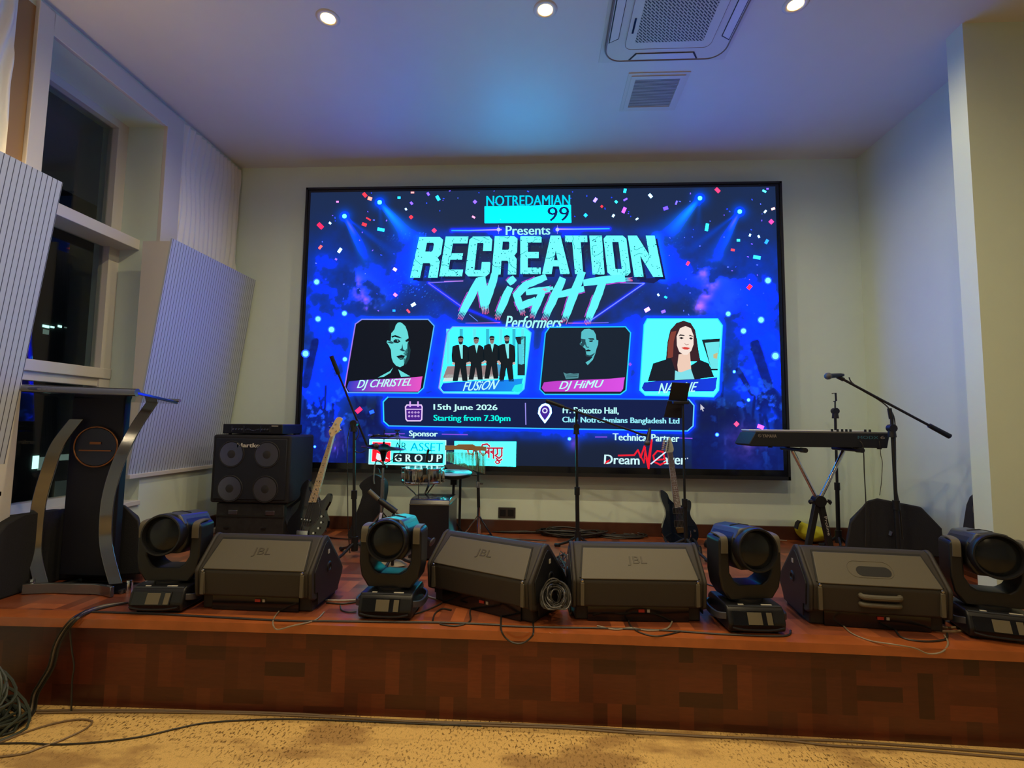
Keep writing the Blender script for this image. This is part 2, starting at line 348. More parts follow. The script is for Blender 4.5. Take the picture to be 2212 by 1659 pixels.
# warm cove strip behind the near slatted panel
cs = MB().span((XL+.04, 1.3, 2.62), (XL+.07, 2.45, 2.635)).build('cove_light_strip', mat('warm_led', (1, .8, .5), emit=(1, .66, .30), es=35))
tag(cs, 'warm strip light hidden behind the top of the leaning panel at the left edge', 'strip light')
# night outside: a building with a few lit windows
bl = thing('apartment_building', 'dark building outside the window with a few lit windows', 'building', (-20, 15, -6))
MB().span((-4, -9, 0), (2, 13, 16)).build('building_wall', mat('night_concrete', (.1, .1, .1), .9), bl)
M_LIT = mat('lit_window', (.5, .8, .7), emit=(.55, 1, .85), es=2.2)
M_LITD = mat('dim_lit_window', (.2, .3, .3), emit=(.35, .5, .42), es=.35)
for u0, v0, u1, v1, mm in ((93, 701, 106, 709, M_LIT), (110, 704, 117, 709, M_LIT), (126, 702, 133, 708, M_LIT), (140, 706, 144, 709, M_LITD), (94, 711, 105, 723, M_LITD), (72, 985, 82, 1012, M_LIT), (84, 988, 102, 1014, M_LITD), (130, 982, 153, 993, M_LITD), (120, 1040, 150, 1080, mat('faint_window', (.1, .1, .1), emit=(.3, .4, .35), es=.06)), (210, 496, 214, 501, M_LIT)):
    a, b = at(u0, v0, 0, -17.98)-bl.location, at(u1, v1, 0, -17.98)-bl.location
    MB().span((2, a.y, min(a.z, b.z)), (2.03, b.y, max(a.z, b.z))).build('window', mm, bl, smooth=False)
# ---------------------------------------------------------------- ceiling fixtures and lamps
M_LAMP = mat('warm_lamp', (1, .9, .7), emit=(1, .72, .36), es=30)
M_REFL = mat('lamp_reflector', (.85, .7, .45), .35, metal=.8)
def lamp_light(name, loc, power, size=1.9, tilt=(0, 0, 0), blend=.7, radius=.03):
    l = bpy.data.lights.new(name, 'SPOT'); l.energy = power; l.color = WARM; l.spot_size = size; l.spot_blend = blend; l.shadow_soft_size = radius
    o = bpy.data.objects.new(name, l); COL.objects.link(o); o.location = loc; o.rotation_euler = tilt; return o
dl = thing('downlight', 'round recessed downlight above the left of the screen, lens tilted', 'ceiling light', (-1.32, 2.84, ZC), group='recessed downlights')
mb = MB(); mb.lathe([(.043, -.001), (.045, -.006), (.066, -.006), (.072, -.001), (.072, .0)], 32); mb.build('trim_ring', M_WHITE, dl, ang=80)
mb = MB(); mb.lathe([(.042, -.0015), (.0425, -.005), (.048, -.007), (.049, -.0015)], 32); mb.build('inner_ring', M_REFL, dl, ang=80)
mb = MB(); mb.lathe([(0, -.009), (.022, -.0075), (.041, -.002)], 24); mb.build('lamp_lens', M_LAMP, dl, ang=80)
dups = [dup(dl, (.014, 2.83, ZC), 0, 'round recessed downlight near the middle, left of the air conditioner'),
        dup(dl, (1.48, 2.85, ZC), 0, 'round recessed downlight at the top right, beyond the air conditioner')]
k = 0
for i, (x, y) in enumerate(((-1.32, 2.84), (.014, 2.83), (1.48, 2.85))):
    lamp_light('downlight_lamp', (x, y, ZC-.02), P_SPOT_STAGE, 2.95, blend=.5)
for y in (1.55, .2, -1.3):
    for x in (-1.32, .014, 1.48, 3.6):
        d_ = dup(dl, (x, y, ZC), 0, 'round recessed downlight, %s row before the stage, %s' % ({1.55: 'first', .2: 'second', -1.3: 'third'}[y], {-1.32: 'left of the hall', .014: 'middle of the hall', 1.48: 'right of the hall', 3.6: 'far right by the wall'}[x]))
        lamp_light('downlight_lamp', (x, y, ZC-.02), P_SPOT_ROOM*(1.2 if y > 1 else 0.5)*(.2 if x > 3 else 1), 2.7, blend=.7)
# cassette air conditioner (real ceiling unit, partly cut by the picture's top edge)
ac = thing('air_conditioner', 'white square four-way cassette air conditioner in the ceiling', 'air conditioner', (.80, 2.845, ZC))
def rrect(w, d, r, n=8):
    o = []
    for cx, cy, a0 in ((w/2-r, d/2-r, 0), (-w/2+r, d/2-r, 90), (-w/2+r, -d/2+r, 180), (w/2-r, -d/2+r, 270)):
        for i in range(n+1): a = math.radians(a0+90*i/n); o.append((cx+r*math.cos(a), cy+r*math.sin(a)))
    return o
M_ACW = mat('off_white_plastic', (.60, .60, .60), .35)
MB().prism(rrect(.86, .86, .12), -.035, 0, 'xy').build('housing', M_ACW, ac, bevel=.01, seg=3)
MB().prism(rrect(.875, .875, .127), -.027, -.008, 'xy').build('side_shade', mat('seam_shade_taupe', (.20, .15, .13), .5), ac)  # shading of the rounded housing edge, painted as a taupe ring
o_ = [(x, y, -.034) for x, y in rrect(.858, .858, .12)]; mb = MB(); mb.tube(o_+[o_[0]], .0055, 8); mb.build('edge_line', MATS['seam_shade_taupe'], ac)  # taupe tube carries the shade of the curved edge
o_ = [(x, y, -.0455) for x, y in rrect(.60, .60, .05)]; mb = MB(); mb.tube(o_+[o_[0]], .0014, 6); mb.build('panel_seam', MATS['seam_shade_taupe'], ac)
ac.scale = (.905, .905, 1)
MB().span((-.46, -.5, -.006), (.47, .485, 0)).build('ceiling_plate', M_ACW, ac, smooth=False)
mb = MB(); mb.prism(rrect(.60, .60, .05), -.045, -.034, 'xy'); mb.build('intake_panel', M_ACW, ac, bevel=.004)
gm = bpy.data.materials.new('intake_grille_slots'); gm.use_nodes = True; nt = gm.node_tree; p = nt.nodes['Principled BSDF']; L = nt.links.new
tc = node(nt, 'ShaderNodeTexCoord'); mp = node(nt, 'ShaderNodeMapping'); mp.inputs['Rotation'].default_value = (0, 0, math.radians(-45)); L(tc.outputs['Object'], mp.inputs[0])
bt = nt.nodes.new('ShaderNodeTexBrick'); bt.inputs['Scale'].default_value = 1; bt.inputs['Mortar Size'].default_value = .0042; bt.inputs['Brick Width'].default_value = .045; bt.inputs['Row Height'].default_value = .0155
bt.inputs['Mortar Smooth'].default_value = 0; bt.inputs['Color1'].default_value = (.01, .01, .01, 1); bt.inputs['Color2'].default_value = (.015, .015, .015, 1); bt.inputs['Mortar'].default_value = (.5, .48, .44, 1)
L(mp.outputs[0], bt.inputs['Vector']); L(bt.outputs[0], p.inputs['Base Color'])
MB().span((-.235, -.235, -.047), (.235, .235, -.044)).build('intake_grille', gm, ac, smooth=False)
MB().span((-.275, .02, -.048), (-.262, .15, -.044)).build('display_strip', M_BLACKG, ac, smooth=False)
M_SLOT = mat('dark_slot', (.02, .02, .022), .6); fl_ = mat('flap_white', (.62, .64, .68), .3)
for a in range(4):
    R = Matrix.Rotation(a*PI/2, 4, 'Z')
    mb = MB(); mb.prism([(-.25, -.418), (.25, -.418), (.21, -.352), (-.21, -.352)], -.0375, -.034, 'xy', M=R); s_ = mb.build('outlet_slot', M_SLOT, ac, smooth=False)
    mb = MB(); mb.prism([(-.235, -.411), (.235, -.411), (.20, -.357), (-.20, -.357)], -.041, -.0378, 'xy', M=R); mb.build('louvre_flap', fl_, ac, smooth=False)
# vent
ve = thing('ceiling_vent', 'small square louvred vent in the ceiling below the air conditioner', 'vent', (.823, 3.613, ZC))
mb = MB()
for w, z in ((.215, -.006), (.19, -.012)):
    for a in range(4): mb.prism([(-w, -w), (w, -w), (w-.032, -w+.032), (-w+.032, -w+.032)], z, 0, 'xy', M=Matrix.Rotation(a*PI/2, 4, 'Z'))
mb.build('frame', M_WHITE, ve, smooth=False, merge=False)
MB().span((-.16, -.16, -.0015), (.16, .16, -.0005)).build('dark_backing', M_SLOT, ve, smooth=False)
mb = MB()
for i in range(24): y = -.152+i*.0132; mb.box((0, y, -.006), (.318, .0062, .0016), rot=(0, 0, 0))
mb.build('louvre_slats', mat('vent_slat', (.55, .55, .57), .4), ve, smooth=False)
# ---------------------------------------------------------------- LED video wall
SX0, SX1, SZ0, SZ1 = -2.226, 2.157, .946, 3.607
scr = thing('led_video_wall', 'large wall-mounted LED screen showing a blue concert night poster', 'screen', ((SX0+SX1)/2, YB, SZ0))
so = scr.location
def sl(u, v):                                                   # a picture point on the screen -> metres on the screen plane
    p = at(u, v, 1, YS); return (p.x, p.z)
bz = .030
ux0, ux1, uz0, uz1 = SX0+.045, SX1-.055, SZ0+.085, SZ1-.045      # lit area
mb = MB(); mb.span((SX0-so.x, -.118, 0), (SX1-so.x, -.0, SZ1-SZ0)); mb.build('cabinet_body', M_BLACKG, scr, smooth=False)
mb = MB()
W_ = SX1-SX0; H_ = SZ1-SZ0
for a, b in (((-W_/2, -.128, 0), (-W_/2+.02, -.112, H_)), ((W_/2-.02, -.128, 0), (W_/2, -.112, H_)), ((-W_/2, -.128, 0), (W_/2, -.112, .03)), ((-W_/2, -.128, H_-.02), (W_/2, -.112, H_))): mb.span(a, b)
mb.build('edge_frame', mat('black_frame', (.008, .008, .009), .5), scr, smooth=False)
# the picture on the screen: colours per diode block plus crisp shapes, all one mesh
BW = 1; NB = []; CV = []; CF = []; CC = []                                       # verts, faces, per-vertex srgb colour (0..255)
def add_shape(pts2, faces, cols, layer):
    b = len(CV)
    for p in pts2: CV.append((p[0]-so.x, -.1195-.00035*layer, p[1]-so.z))
    for f in faces: CF.append([b+i for i in f])
    CC.extend(cols)
def poly(pts, c, layer=2, px=True, c2=None):
    P = [sl(*p) for p in pts] if px else pts
    tri = tessellate_polygon([[Vector((p[0], p[1], 0)) for p in P]])
    if c2 is None: cols = [c]*len(P)
    else:
        x0 = min(p[0] for p in P); x1 = max(p[0] for p in P); cols = [tuple(c[i]+(c2[i]-c[i])*(p[0]-x0)/(x1-x0+1e-9) for i in range(3)) for p in P]
    add_shape(P, [list(t) for t in tri], cols, layer)
    NB.append((len(CV)-len(P), len(CV), 0 if layer >= 6 else BW))
def line(pts, wpx, c, layer=3, closed=False, c2=None):
    k = .0041; P = [Vector(sl(*p)) for p in pts]; n = len(P)
    for i in range(n if closed else n-1):
        a, b = P[i], P[(i+1) % n]; d = (b-a); 
        if d.length < 1e-6: continue
        d.normalize(); q = Vector((-d.y, d.x))*wpx*k/2; e = d*wpx*k*.3
        ca = c if c2 is None else tuple(c[j]+(c2[j]-c[j])*i/max(1, n-1) for j in range(3)); cb = ca if c2 is None else tuple(c[j]+(c2[j]-c[j])*(i+1)/max(1, n-1) for j in range(3))
        add_shape([a-e-q, b+e-q, b+e+q, a-e+q], [[0, 1, 2, 3]], [ca, cb, cb, ca], layer); NB.append((len(CV)-4, len(CV), 0))
def disc(u, v, r, c, layer=3, n=14, ry=None):
    poly([(u+r*math.cos(2*PI*i/n), v+(ry or r)*math.sin(2*PI*i/n)) for i in range(n)], c, layer)
def text(body, quad, c, layer=4, shear=0, offset=.01, c2=None, wob=0, **k):
    """quad = TL, TR, BR, BL in picture points"""
    v, f = text_mesh(body, shear=shear, **k); (a, b, cc, d) = [Vector(q) for q in quad]; out = []; n0 = len(v); hpx = (a-d).length
    cp = (-1, 0, 1) if offset > 0 else (0,)                      # bolder strokes: the letters laid over themselves a hair apart
    for s_ in cp:
        for p in v:
            top = a.lerp(b, p[0]); bot = d.lerp(cc, p[0]); q = bot.lerp(top, p[1]); out.append(sl(q.x+s_*min(.7, hpx*offset*2.2), q.y))
    f = [[i+j*n0 for i in g_] for j in range(len(cp)) for g_ in f]; v = v*len(cp)
    cols = [c if c2 is None else tuple(c2[j]+(c[j]-c2[j])*p[1] for j in range(3)) for p in v]
    add_shape(out, f, cols, layer); NB.append((len(CV)-len(out), len(CV), 0))
def box4(x0, y0, x1, y1, dy=0): return [(x0, y0), (x1, y0+dy), (x1, y1+dy), (x0, y1)]
# --- raster backdrop
NX, NZ = 540, 326
gx = np.linspace(ux0, ux1, NX+1); gz = np.linspace(uz0, uz1, NZ+1); X, Z = np.meshgrid(gx, gz, indexing='ij')
def vnoise(fx, fz, seed):
    r = np.random.default_rng(seed); out = np.zeros_like(X); amp = 1; tot = 0
    for o in range(5):
        G = r.random((int(fx*2**o)+3, int(fz*2**o)+3)); a = (X-ux0)/(ux1-ux0)*fx*2**o; b = (Z-uz0)/(uz1-uz0)*fz*2**o
        i, j = a.astype(int), b.astype(int); fa, fb = a-i, b-j; fa = fa*fa*(3-2*fa); fb = fb*fb*(3-2*fb)
        out += amp*((G[i, j]*(1-fa)+G[i+1, j]*fa)*(1-fb)+(G[i, j+1]*(1-fa)+G[i+1, j+1]*fa)*fb); tot += amp; amp *= .55
    return out/tot
N1, N2, N3 = vnoise(9, 6, 1), vnoise(26, 16, 2), vnoise(60, 36, 3)
img = np.zeros((NX+1, NZ+1, 3)); img[:] = (27, 42, 72)
zt = (Z-uz0)/(uz1-uz0); img *= (0.78+.3*zt)[..., None]
def sm(x, a, b): t = np.clip((x-a)/(b-a), 0, 1); return t*t*(3-2*t)
def blend(mask, c): 
    global img
    mask = np.clip(mask, 0, 1)[..., None]; img = img*(1-mask)+np.array(c, float)*mask
def gl(u, v, ru, rv, c, amp=1, nz=None):
    x, z = sl(u, v); g = np.exp(-(((X-x)/(ru*.0041))**2+((Z-z)/(rv*.0041))**2))*amp
    if nz is not None: g = g*nz
    blend(g, c)
NN = np.clip(.62+1.5*(N2-.32), 0, 1.5)
for u, v, ru, rv, am in ((720, 690, 95, 150, .95), (690, 860, 70, 130, .75), (700, 590, 60, 60, .5), (1640, 690, 95, 160, .95), (1660, 850, 60, 120, .7), (1560, 640, 70, 70, .5),
                         (950, 780, 35, 110, .95), (1160, 790, 32, 90, .95), (1375, 780, 35, 110, .95), (950, 700, 60, 60, .5), (1370, 690, 60, 50, .5), (1160, 840, 500, 22, .85), (880, 575, 55, 70, .9), (1460, 570, 55, 70, .9),
                         (1160, 590, 260, 30, .5), (1160, 505, 280, 16, .65), (700, 985, 60, 60, .35), (1600, 985, 110, 50, .35), (1160, 938, 380, 14, .6), (830, 610, 60, 60, .4), (1490, 600, 60, 60, .4)):
    gl(u, v, ru, rv, (0, 64, 255), min(1, am*1.15), NN)
def beam(u0, v0, u1, v1, w0, w1, c, amp):
    a, b = Vector(sl(u0, v0)), Vector(sl(u1, v1)); d = b-a; Ln = d.length; d.normalize()
    t = (X-a.x)*d.x+(Z-a.y)*d.y; s = np.abs((X-a.x)*-d.y+(Z-a.y)*d.x); tt = t/Ln
    ww = (w0+(w1-w0)*np.clip(tt, 0, 1))*.0041; g = np.exp(-(s/ww)**2)*np.where((tt > 0) & (tt < 1.25), 1, 0)*np.clip(1.15-tt, 0, 1)**.8*amp
    blend(g, c)
for s_, c0 in ((1, (820, 437)), (-1, (1512, 428))):
    u, v = c0; beam(u, v, u+s_*95, v+105, 3, 38, (0, 90, 255), .95); beam(u, v, u+s_*60, v+70, 2, 16, (20, 190, 255), .9); beam(u, v, u+s_*4, v+60, 2, 8, (0, 80, 240), .5)
for s_, c0 in ((1, (744, 467)), (-1, (1598, 457))):
    u, v = c0; beam(u, v, u+s_*75, v+125, 3, 22, (0, 80, 255), .95); beam(u, v, u+s_*130, v+100, 2, 12, (0, 70, 235), .7); beam(u, v, u+s_*45, v+105, 2, 10, (0, 110, 255), .8); beam(u, v, u+s_*22, v+38, 1.5, 4, (190, 120, 230), .8)
for u, v in ((820, 437), (744, 467), (1512, 428), (1598, 457)): gl(u, v, 17, 17, (0, 80, 255), 1)
def smoke(path, r, c, amp, th):
    for i, (u, v) in enumerate(path): gl(u, v, r, r, c, amp, np.clip((N2-th)*6+.3, 0, 1.1))
smoke([(775, 600), (790, 620), (800, 650), (765, 610), (745, 640), (815, 640)], 24, (25, 85, 235), .9, .40)
smoke([(768, 610), (775, 632), (785, 650), (795, 668), (800, 682)], 13, (196, 105, 225), .95, .42)
smoke([(1535, 590), (1560, 600), (1575, 640), (1555, 665), (1520, 590)], 26, (25, 80, 225), .9, .40)
smoke([(1518, 588), (1538, 612), (1525, 635), (1512, 660), (1505, 682)], 13, (190, 115, 235), .95, .42)
# crowd silhouettes with raised arms at both sides
cr = np.zeros_like(X)
def arm(u0, v0, u1, v1, wpx):
    global cr
    a, b = Vector(sl(u0, v0)), Vector(sl(u1, v1)); d = b-a; Ln = d.length; d.normalize()
    t = np.clip((X-a.x)*d.x+(Z-a.y)*d.y, 0, Ln); s = np.hypot(X-a.x-t*d.x, Z-a.y-t*d.y); cr = np.maximum(cr, 1-sm(s/(wpx*.0041), .7, 1.25))
ra = random.Random(5)
for i in range(30):
    u = ra.uniform(648, 830); v = 985-abs(u-640)*.15-ra.uniform(0, 150); arm(u, 1020, u, v+60, ra.uniform(5, 11)); arm(u, v+60, u+ra.uniform(-14, 14), v+ra.uniform(0, 25), 3); disc_r = ra.uniform(6, 12); arm(u+12, v+75, u+12, v+77, disc_r)
for i in range(34):
    u = ra.uniform(1500, 1700); v = 985-abs(1710-u)*.2-ra.uniform(0, 150); arm(u, 1030, u, v+60, ra.uniform(5, 11)); arm(u, v+60, u+ra.uniform(-14, 14), v+ra.uniform(0, 25), 3); arm(u-12, v+75, u-12, v+77, ra.uniform(6, 12))
for q in ((680, 740, 660, 830, 9), (684, 735, 682, 750, 5), (1632, 745, 1665, 850, 11), (1665, 850, 1700, 905, 14), (1636, 738, 1626, 755, 5), (1595, 800, 1625, 850, 6), (736, 935, 734, 1010, 5), (1585, 940, 1590, 1010, 4), (672, 900, 672, 960, 26), (1582, 900, 1582, 930, 20), (1650, 860, 1650, 880, 15), (1620, 960, 1622, 1010, 6)): arm(*q)
gl(720, 955, 24, 30, (150, 90, 255), .9, NN); gl(718, 950, 9, 12, (225, 190, 255), .9); gl(1610, 955, 34, 34, (170, 100, 255), .95, NN); gl(1612, 952, 12, 14, (240, 190, 255), .8); gl(1232, 958, 16, 16, (20, 70, 220), .8, NN); gl(1240, 958, 8, 14, (150, 70, 220), .6, NN)
blend(cr*np.clip(.55+.9*(N3-.4), 0, .9), (8, 18, 84))
blend(np.clip((N3-.60)*7, 0, .7)*np.exp(-(((X-sl(690, 880)[0])/.42)**2+((Z-sl(690, 880)[1])/.45)**2)), (35, 110, 255))
blend(np.clip((N3-.60)*7, 0, .7)*np.exp(-(((X-sl(1640, 880)[0])/.42)**2+((Z-sl(1640, 880)[1])/.45)**2)), (35, 110, 255))
def segglow(pts, r, c, amp, closed=False):
    P = [Vector(sl(*p)) for p in pts]; g = np.zeros_like(X); n = len(P)
    for i in range(n if closed else n-1):
        a, b = P[i], P[(i+1) % n]; d = b-a; Ln = max(d.length, 1e-6); d = d/Ln; t = np.clip((X-a.x)*d.x+(Z-a.y)*d.y, 0, Ln); g = np.maximum(g, np.exp(-(np.hypot(X-a.x-t*d.x, Z-a.y-t*d.y)/(r*.0041))**2))
    blend(g*amp, c)
F1 = [(782, 690), (925, 690), (938, 704), (915, 838), (903, 849), (752, 848), (745, 836), (768, 700)]
F2 = [(978, 706), (1134, 707), (1147, 719), (1132, 840), (1120, 851), (958, 849), (948, 838), (966, 718)]
F3 = [(1187, 707), (1351, 706), (1362, 719), (1352, 843), (1340, 852), (1177, 852), (1166, 841), (1178, 720)]
F4 = [(1398, 689), (1550, 689), (1560, 703), (1552, 843), (1541, 857), (1394, 854), (1382, 843), (1391, 702)]
BX = [(838, 858), (1488, 863), (1499, 876), (1497, 920), (1485, 931), (840, 920), (829, 910), (828, 868)]
for fr_ in (F1, F2, F3, F4): segglow(fr_, 9, (0, 80, 255), .95, True)
segglow(BX, 9, (0, 60, 245), .95, True)
segglow([(976, 497), (1085, 496)], 6, (30, 50, 255), .9); segglow([(1200, 495), (1316, 494)], 6, (30, 50, 255), .9)
segglow([(925, 610), (995, 662), (1080, 697)], 5, (20, 50, 240), .8); segglow([(1390, 612), (1275, 693), (1240, 698)], 5, (20, 50, 240), .8)
segglow([(905, 515), (893, 600)], 12, (0, 110, 255), .9); segglow([(1418, 512), (1432, 598)], 12, (0, 110, 255), .9)
sp_ = (rng.random(X.shape) > .955)*np.clip((vnoise(14, 9, 9)-.45)*4, 0, .8)*.8
blend(sp_*np.exp(-((np.abs(X-sl(1160, 580)[0])-1.15)/.25)**2)*(Z > sl(1160, 680)[1])*(Z < sl(1160, 500)[1]), (60, 180, 255))
img = np.clip(img, 0, 255)
vi = np.arange((NX+1)*(NZ+1)).reshape(NX+1, NZ+1)
b0 = len(CV)
CV.extend([(float(a)-so.x, -.1185, float(b)-so.z) for a, b in zip(X.ravel(), Z.ravel())]); CC.extend([tuple(c) for c in img.reshape(-1, 3).tolist()])
q = np.stack([vi[:-1, :-1], vi[1:, :-1], vi[1:, 1:], vi[:-1, 1:]], -1).reshape(-1, 4)+b0; CF.extend(q.tolist())
# --- lamps, bokeh, confetti
for u, v in ((820, 437), (744, 467), (1512, 428), (1598, 457)): disc(u, v, 4.6, (150, 240, 255), 1)
for u, v, r in ((684, 609, 5), (744, 677, 4.5), (687, 689, 5), (716, 712, 5.5), (660, 764, 6), (745, 776, 4), (1659, 606, 5.5), (1573, 678, 4.5), (1644, 691, 5.5), (1606, 715, 5), (1675, 769, 6.5), (1586, 803, 2.5), (680, 965, 2), (1549, 939, 3), (1617, 864, 3), (1230, 948, 3)):
    disc(u, v, r*1.5, (60, 120, 255), 1); disc(u, v, r, (150, 225, 255), 2)
def conf(u, v, w, h, a, c): 
    ca, sa = math.cos(math.radians(a)), math.sin(math.radians(a)); poly([(u+x*ca-y*sa, v+x*sa+y*ca) for x, y in ((-w, -h), (w, -h), (w, h), (-w, h))], c, 3)
RD, PK, CY, WH, PU = (255, 70, 90), (255, 80, 150), (60, 215, 245), (235, 225, 255), (185, 130, 240)
for q in ((788, 421, 5, 3.4, 50, RD), (799, 429, 4.5, 3.6, 20, (255, 190, 185)), (692, 488, 7, 4.4, 45, (255, 50, 110)), (787, 485, 5, 3.2, 20, RD), (823, 496, 7.5, 3.2, 10, CY), (862, 427, 3, 2.4, 0, CY), (946, 428, 5.5, 3.2, 60, CY), (925, 419, 3.6, 2.4, 60, PU),
          (888, 469, 3.4, 3.4, 45, RD), (938, 498, 4, 4, 45, PK), (889, 439, 3.4, 2.4, 50, PU), (877, 452, 2.4, 1.8, 60, WH), (692, 534, 4.6, 2.6, 130, (255, 130, 130)), (734, 541, 5.4, 3, 125, WH), (713, 482, 2.6, 2, 40, WH), (726, 560, 2.4, 2, 30, PU), (729, 436, 2.6, 1.8, 0, (240, 180, 210)),
          (853, 582, 4, 3.2, 30, (250, 200, 215)), (854, 637, 4, 3.2, 40, (255, 180, 210)), (893, 658, 5, 3.2, 150, WH), (882, 672, 4.6, 2, 50, (255, 100, 130)), (851, 671, 3, 2.4, 0, (40, 190, 230)), (1026, 436, 3.4, 3.4, 45, PU), (1023, 469, 3.6, 2, 30, (250, 190, 200)), (891, 416, 3.6, 1.8, 0, (255, 190, 190)), (796, 473, 5.5, 1.4, 30, RD),
          (1286, 432, 5, 3.2, 125, (205, 190, 250)), (1350, 412, 4.4, 2.8, 100, CY), (1405, 423, 4.6, 3, 50, WH), (1348, 454, 6.4, 3.6, 115, (215, 130, 235)), (1351, 431, 4.6, 1.8, 150, PU), (1331, 436, 3, 2.4, 45, (80, 220, 225)), (1438, 450, 5.2, 3.6, 160, (150, 110, 230)), (1461, 438, 4.4, 1.8, 110, (160, 140, 230)), (1265, 465, 3.4, 3.4, 45, (50, 200, 235)), (1300, 446, 2.4, 2.4, 45, RD), (1325, 466, 3, 2.2, 120, WH), (1376, 473, 3, 1.6, 150, WH),
          (1550, 411, 5.6, 3.8, 45, PK), (1651, 413, 4.2, 2, 25, (130, 225, 240)), (1666, 479, 4.4, 4.4, 45, (235, 90, 190)), (1527, 491, 8, 3.4, 100, (70, 220, 240)), (1656, 522, 5, 3.2, 120, (60, 190, 225)), (1635, 556, 8, 3.8, 10, (70, 200, 225)), (1595, 519, 3.4, 2.4, 0, (90, 220, 240)), (1583, 540, 4, 2.4, 10, (255, 90, 110)), (1486, 569, 4.4, 3, 120, (255, 80, 130)), (1619, 620, 5.4, 4.2, 130, (255, 60, 90)), (1398, 669, 6, 4, 150, (240, 195, 235)), (1433, 673, 4.6, 3, 160, PU), (1670, 451, 4, 2.4, 160, (255, 200, 200)), (1653, 457, 3.4, 2, 130, WH), (1620, 508, 3, 1.8, 110, WH), (1639, 511, 2.8, 2, 60, WH), (1438, 642, 3, 2, 30, CY), (1422, 637, 2.6, 1.8, 60, WH),
          (775, 886, 7, 4.6, 140, (255, 60, 140)), (803, 890, 5, 3.6, 160, (50, 130, 255)), (1591, 916, 4.4, 4.4, 45, (255, 100, 170)), (1643, 922, 7, 4, 20, (240, 130, 250)), (652, 949, 4, 3, 20, PU), (1361, 787, 3, 3, 45, (150, 80, 220)), (1658, 408, 2.4, 1.6, 0, PU)): conf(*q)
for i in range(150):
    u = ra.uniform(670, 1680); v = ra.uniform(412, 680)
    if 880 < u < 1440 and v > 480: continue
    conf(u, v, ra.uniform(.7, 2), ra.uniform(.5, 1), ra.uniform(0, 180), ra.choice([(60, 110, 220), (120, 150, 220), (40, 90, 230), PU]))
# --- titles
CYB = (0, 222, 255); LT = (112, 252, 250)
text('NOTREDAMIAN', [(1051, 423), (1231, 421), (1231, 443), (1051, 445)], CYB, 4, offset=.012)
poly([(1047, 446), (1233, 443), (1234, 481), (1047, 482)], CYB, 3)
text('99', [(1183, 447), (1229, 446), (1229, 477), (1183, 478)], (18, 40, 96), 5, offset=.015)
text('Presents', [(1093, 488), (1188, 487), (1188, 507), (1093, 508)], (165, 255, 250), 4, offset=.015)
line([(976, 498), (1015, 498), (1050, 497), (1083, 496)], 3, (20, 190, 255), 4, c2=(225, 150, 250)); line([(1204, 495), (1240, 495), (1316, 494)], 3, (225, 160, 250), 4, c2=(20, 200, 255))
for u in (1077, 1204): disc(u, 496, 4, (190, 190, 255), 5); line([(u, 487), (u, 505)], 1, (170, 150, 255), 4)
# block letters, condensed heavy caps, flaring toward both ends
def glyph(strokes, cell, c, layer, wob=.0):
    """polygons given in a unit cell mapped to a quad TL,TR,BR,BL"""
    a, b, cc, d = [Vector(q) for q in cell]
    for pl in strokes: 
        pts = []
        for x, y in pl: top = a.lerp(b, x); bot = d.lerp(cc, x); q = bot.lerp(top, y); pts.append((q.x, q.y))
        poly(pts, c, layer)
t_ = .2; s = .36
G = {'R': [[(0, 0), (s, 0), (s, 1), (0, 1)], [(s, 1), (.85, 1), (1, .93), (1, .58), (.9, .5), (.64, .5), (s, .5), (s, .64), (.62, .64), (.66, .68), (.66, .82), (.62, .86), (s, .86)], [(s, .5), (s, .36), (.62, .36), (.66, .32), (.66, 0), (1, 0), (1, .4), (.88, .5), (.6, .5)]],
     'E': [[(0, 0), (s, 0), (s, 1), (0, 1)], [(s, .83), (1, .83), (1, 1), (s, 1)], [(s, .42), (.88, .42), (.88, .58), (s, .58)], [(s, 0), (1, 0), (1, .17), (s, .17)]],
     'C': [[(.14, 0), (s, .16), (s, .84), (.14, 1), (0, .92), (0, .08)], [(.14, 1), (s, .84), (.62, .84), (.64, .8), (.64, .64), (1, .64), (1, .92), (.86, 1)], [(.14, 0), (.86, 0), (1, .08), (1, .36), (.64, .36), (.64, .2), (.62, .16), (s, .16)]],
     'A': [[(0, 0), (.34, 0), (.5, .62), (.52, 1), (.26, 1)], [(1, 0), (.66, 0), (.5, .62), (.48, 1), (.74, 1)], [(.3, .2), (.7, .2), (.7, .36), (.3, .36)]],
     'T': [[(0, .83), (1, .83), (1, 1), (0, 1)], [(.31, 0), (.69, 0), (.69, .84), (.31, .84)]],
     'I': [[(0, 0), (1, 0), (1, 1), (0, 1)]],
     'O': [[(.14, 0), (s, .16), (s, .84), (.14, 1), (0, .92), (0, .08)], [(.86, 0), (.64, .16), (.64, .84), (.86, 1), (1, .92), (1, .08)], [(.14, 1), (.86, 1), (.64, .84), (s, .84)], [(.14, 0), (s, .16), (.64, .16), (.86, 0)]],
     'N': [[(0, 0), (.33, 0), (.33, 1), (0, 1)], [(.67, 0), (1, 0), (1, 1), (.67, 1)], [(0, 1), (.34, 1), (1, 0), (.66, 0)]]}
